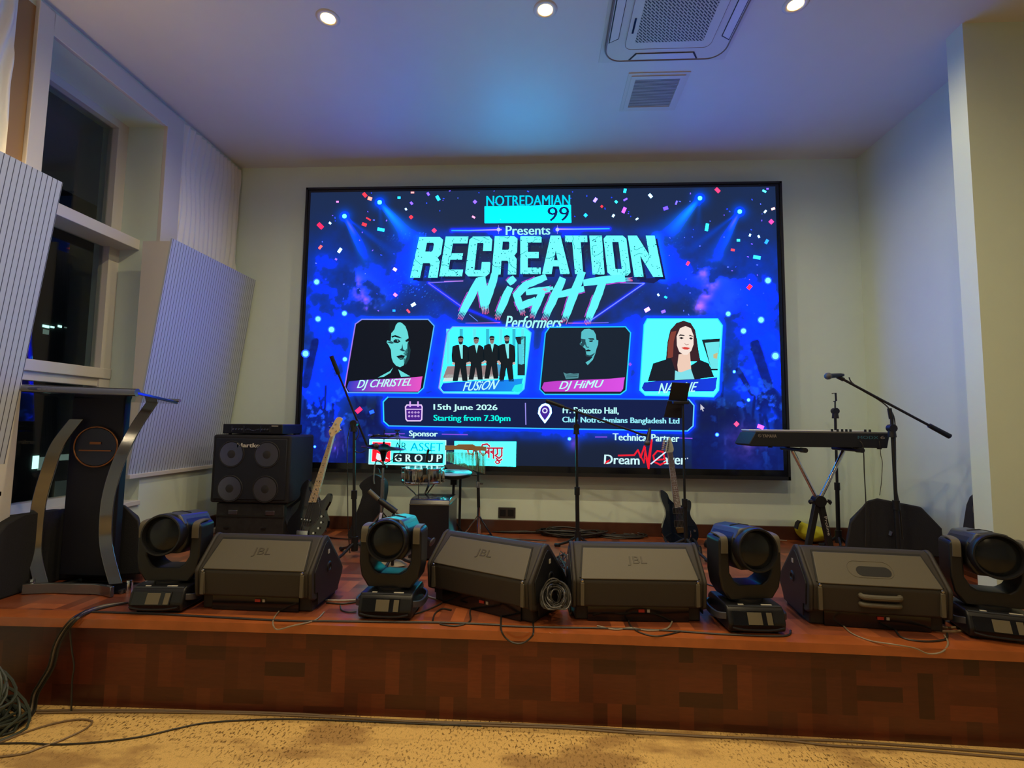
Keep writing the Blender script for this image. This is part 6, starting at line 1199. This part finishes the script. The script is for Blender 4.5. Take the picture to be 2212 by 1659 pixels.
# ---------------------------------------------------------------- cables
def tangle(name, label, c, rx, ry, h, n, r, seed, tilt=0, m_=None, rmin=.45):
    rr = random.Random(seed); o = thing(name, label, 'cable', c); mb = MB(); R = Matrix.Rotation(tilt, 4, 'X')
    for i in range(n):
        k_ = rr.uniform(rmin, 1); ox, oy = rr.uniform(-.25, .25)*rx*(1-k_+.3), rr.uniform(-.25, .25)*ry*(1-k_+.3); ph = rr.uniform(0, 6.28); z0 = r+rr.random()*h
        pts = [R @ Vector((ox+rx*k_*math.cos(a+ph), oy+ry*k_*math.sin(a+ph), z0+.25*h*math.sin(a*2+ph*3))) for a in np.linspace(0, 2*PI, 26)]
        mb.tube([Vector((p.x, p.y, max(p.z, r))) for p in pts], r, 6)
    b = mb.build('cable_loops', m_ or M_CABLE, o); return o
def heap(name, label, c, rx, ry, h, n, r, seed, tilt=0, m_=None, rmin=.45, kind='stuff'):
    o = tangle(name, label, c, rx, ry, h, n, r, seed, tilt, m_, rmin); ch = o.children[0]; ch['label'] = label; ch['category'] = 'cable'; ch.name = name; ch.parent = None; ch.location = o.location; bpy.data.objects.remove(o)
    if kind: ch['kind'] = kind
    return ch
heap('cable_heap', 'big heap of dark cables on the stage floor in front of the back wall', fl(1235, 1158), .30, .11, .05, 26, .0055, 1, rmin=.3)
heap('cable_heap', 'flat spread of loose dark cables right of the big cable heap', fl(1340, 1160), .22, .09, .02, 9, .005, 2, rmin=.4)
heap('cable_heap', 'loose dark cables along the back wall left of the big cable heap', fl(1120, 1150), .30, .07, .02, 7, .005, 3, rmin=.5)
heap('cable_heap', 'messy thin cables on the floor under the right leg of the keyboard stand', fl(1835, 1185)+Vector((-.2, -.25, 0)), .16, .10, .05, 9, .004, 4, rmin=.3)
cl0 = Vector((.085, 2.60, ZS)); heap('cable_coil', 'thick coil of dark cable propped between the two middle wedge monitors', cl0+Vector((0, 0, .09)), .074, .092, .07, 26, .0036, 5, tilt=math.radians(48), m_=M_CABLEG if False else mat('coil_cable', (.05, .045, .04), .35), rmin=.35)
rr = random.Random(12); mb = MB()
for i in range(12):
    pts = [fl(1215+rr.uniform(-14, 16), v+rr.uniform(-6, 6))+Vector((0, 0, rr.uniform(.004, .05))) for v in np.linspace(1205, 1285, 7)]; mb.tube([p-cl0 for p in smooth_path(pts, 6)], .004, 6)
o = mb.build('cable_tangle', M_CABLE); o.location = cl0; tag(o, 'tangle of thin dark cables on the deck behind the propped coil', 'cable', kind='stuff')
Z1 = ZS+.005
def deckp(l, dz=.0045): return [fl(u, v, ZS+dz) for u, v in l]
cable('long black cable along the front edge of the stage, left half', deckp([(200, 1322), (330, 1326), (480, 1334), (620, 1341), (720, 1342), (860, 1344), (960, 1345), (1080, 1350)]), .006)
cable('long black cable along the front edge of the stage, right half', deckp([(1080, 1352), (1180, 1355), (1300, 1357), (1440, 1362), (1560, 1370), (1690, 1374), (1708, 1362)]), .005)
def over(pts_deck, pts_hang, label, r=.0035, m_=None, tail=None):
    P = deckp(pts_deck); P += [at(u, v, 1, YF-.022) for u, v in pts_hang]
    if tail: P += deckp(tail)
    cable(label, P, r, m_)
over([(603, 1320), (592, 1335)], [(590, 1350), (600, 1360)], 'thin cable looping over the stage edge below the first wedge monitor', .0035, M_CABLEG, tail=[(632, 1352), (680, 1340), (700, 1322)])
over([(1083, 1325), (1082, 1345)], [(1083, 1362), (1092, 1378), (1110, 1389), (1130, 1389), (1146, 1378), (1152, 1368)], 'dark cable hanging in a loop over the stage edge below the angled monitor', .0045, tail=[(1152, 1350), (1150, 1338)])
cable('grey cable curving in front of the square-set wedge monitor', deckp([(1290, 1352), (1330, 1360), (1362, 1356), (1400, 1362), (1440, 1358), (1453, 1340), (1456, 1328)]), .004, M_CABLEG)
cable('short cable dropping from the middle of the square-set monitor', deckp([(1359, 1330), (1360, 1348), (1380, 1365), (1420, 1374), (1470, 1364)]), .0035)
over([(1822, 1352), (1840, 1368), (1880, 1384)], [(1930, 1392), (1975, 1400), (2005, 1412), (2035, 1408)], 'pale cable looping over the stage edge below the right-hand monitor', .0035, M_CABLEG, tail=[(2048, 1390), (2040, 1372)])
cable('dark cables bundled in front of the right-hand monitor', deckp([(1928, 1345), (1945, 1375), (1990, 1385), (2040, 1382), (2046, 1368)]), .0045)
cable('thick pale orange-tinted cable curving between the right monitor and the last light', deckp([(2020, 1352), (2050, 1356), (2078, 1352), (2078, 1340), (2068, 1325), (2078, 1310), (2086, 1308)]), .006, mat('peach_cable', (.42, .28, .15), .45))
cable('second pale cable beside the base of the last moving light', deckp([(2020, 1362), (2060, 1364), (2086, 1360), (2088, 1350), (2080, 1338)]), .006, mat('peach_cable', (1, 1, 1)))
cable('dark cable running behind the first light to the second light', deckp([(705, 1302), (740, 1304), (770, 1300)]), .005)
cable('white cable between the first monitor and the second light', deckp([(700, 1296), (735, 1297), (768, 1296)]), .005, mat('white_cable', (.5, .45, .38), .4))
cable('pale cable from the second light towards the angled monitor', deckp([(905, 1278), (930, 1290), (960, 1296)]), .005, mat('white_cable', (1, 1, 1)))
cable('dark cable from the second light curving to the stage edge', deckp([(880, 1330), (910, 1322), (940, 1310), (955, 1302)]), .004)
cable('dark cable with a connector lying on the deck before the angled monitor', deckp([(935, 1340), (940, 1325), (955, 1315), (975, 1318)]), .004)
cable('dark cable curving under the front of the angled monitor', deckp([(950, 1348), (985, 1352), (1015, 1342), (1015, 1322), (1020, 1305)]), .004)
cable('dark cable from the first monitor to the second light, curling on the deck', deckp([(735, 1308), (738, 1318), (752, 1322), (770, 1321)]), .0035)
cable('dark cable between the square-set monitor and the third light', deckp([(1528, 1262), (1545, 1268), (1560, 1276)]), .005)
cable('orange cable looping behind the left of the third light', deckp([(1543, 1300), (1543, 1285), (1552, 1279), (1562, 1282)]), .004, mat('orange_cable', (.6, .28, .06), .4))
cable('pale cable behind the third light', deckp([(1520, 1297), (1540, 1304), (1560, 1308)]), .005, mat('white_cable', (1, 1, 1)))
cable('light cable along the foot of the back wall by the guitar stand', [fl(u, v, ZS+.01) for u, v in ((690, 1137), (760, 1139), (900, 1140), (1100, 1146), (1380, 1154), (1500, 1156), (1600, 1160), (1700, 1168))], .004, M_CABLEG)
cable('dark cable running along the back of the deck', deckp([(705, 1160), (770, 1165), (1000, 1166), (1060, 1162), (1180, 1168)]), .005)
# cables dropping off the stage at the left
for i, (off, m_) in enumerate(((0, M_CABLEG), (5, M_CABLE), (9, M_CABLE), (-4, M_CABLE))):
    lb_ = ('tan cable leading the bundle over the left of the stage front', 'dark cable in the bundle over the left of the stage front', 'second dark cable hanging in the bundle at the left of the stage front', 'dark cable at the left side of the hanging bundle')[i]
    P = deckp([(268+off, 1302), (230, 1308+off*.4), (195, 1318+off*.5)])+[at(u+off, v, 1, YF-.03-.008*i) for u, v in ((160, 1336), (132, 1370), (118, 1400), (108, 1440), (88, 1475), (74, 1500))]+[at(u+off, v, 2, .008) for u, v in ((66, 1536), (50, 1556), (20, 1580))]
    cable(lb_, P, .0045, m_)
cable('dark cable hanging separately down the left of the stage front', deckp([(186, 1318), (166, 1330)])+[at(u, v, 1, YF-.03) for u, v in ((152, 1345), (152, 1375), (156, 1410), (160, 1440), (156, 1470))]+[at(154, 1536, 2, .006)], .004)
hp = at(20, 1590, 2, 0); hp = Vector((-2.50, 2.24, 0))
heap('cable_coil', 'large heap of dark green-grey cable on the carpet at the lower left corner', hp, .20, .14, .22, 34, .006, 8, tilt=math.radians(28), m_=mat('green_grey_cable', (.035, .045, .035), .5), rmin=.35)
yp = thing('plug', 'yellow plug in the heap of cable at the lower left corner', 'plug', hp+Vector((-.035, -.10, .27)))
mb = MB(); mb.lathe([(.0, -.045), (.018, -.04), (.024, -.01), (.026, .03), (.02, .045), (0, .047)], 16, M=Matrix.Rotation(.8, 4, 'Y')); mb.build('plug_body', mat('yellow_plastic', (.75, .42, .02), .4), yp)
def floorp(l, z=.005): return [at(u, v, 2, z) for u, v in l]
M_TAN = mat('tan_cable', (.20, .13, .07), .5)
cable('grey-brown cable lying straight along the foot of the stage', floorp([(60, 1536), (200, 1534), (420, 1536), (640, 1542), (780, 1552), (900, 1559), (1080, 1563), (1300, 1573), (1500, 1590), (1700, 1597), (1850, 1603), (2212, 1630), (2300, 1638)]), .0055, M_TAN)
cable('second cable wandering beside the cable at the foot of the stage', floorp([(80, 1540), (260, 1538), (500, 1541), (700, 1549), (850, 1556), (1020, 1566), (1200, 1572), (1290, 1578), (1380, 1584), (1560, 1592), (1700, 1600), (1800, 1611), (1960, 1619), (2212, 1640), (2300, 1648)]), .0048, M_TAN)
cable('thin black cable curving across the carpet to the heap', floorp([(0, 1606), (60, 1605), (115, 1608), (200, 1604), (300, 1592), (380, 1574), (440, 1562), (520, 1556), (620, 1553), (760, 1557), (900, 1563), (1040, 1568)]), .0035)
cable('pale cable laid in a long narrow loop on the carpet at the left', floorp([(-20, 1612), (10, 1600), (60, 1580), (120, 1562), (170, 1554), (195, 1556), (198, 1562), (180, 1577), (130, 1600), (90, 1614), (50, 1628), (-20, 1637)]), .004, M_TAN)
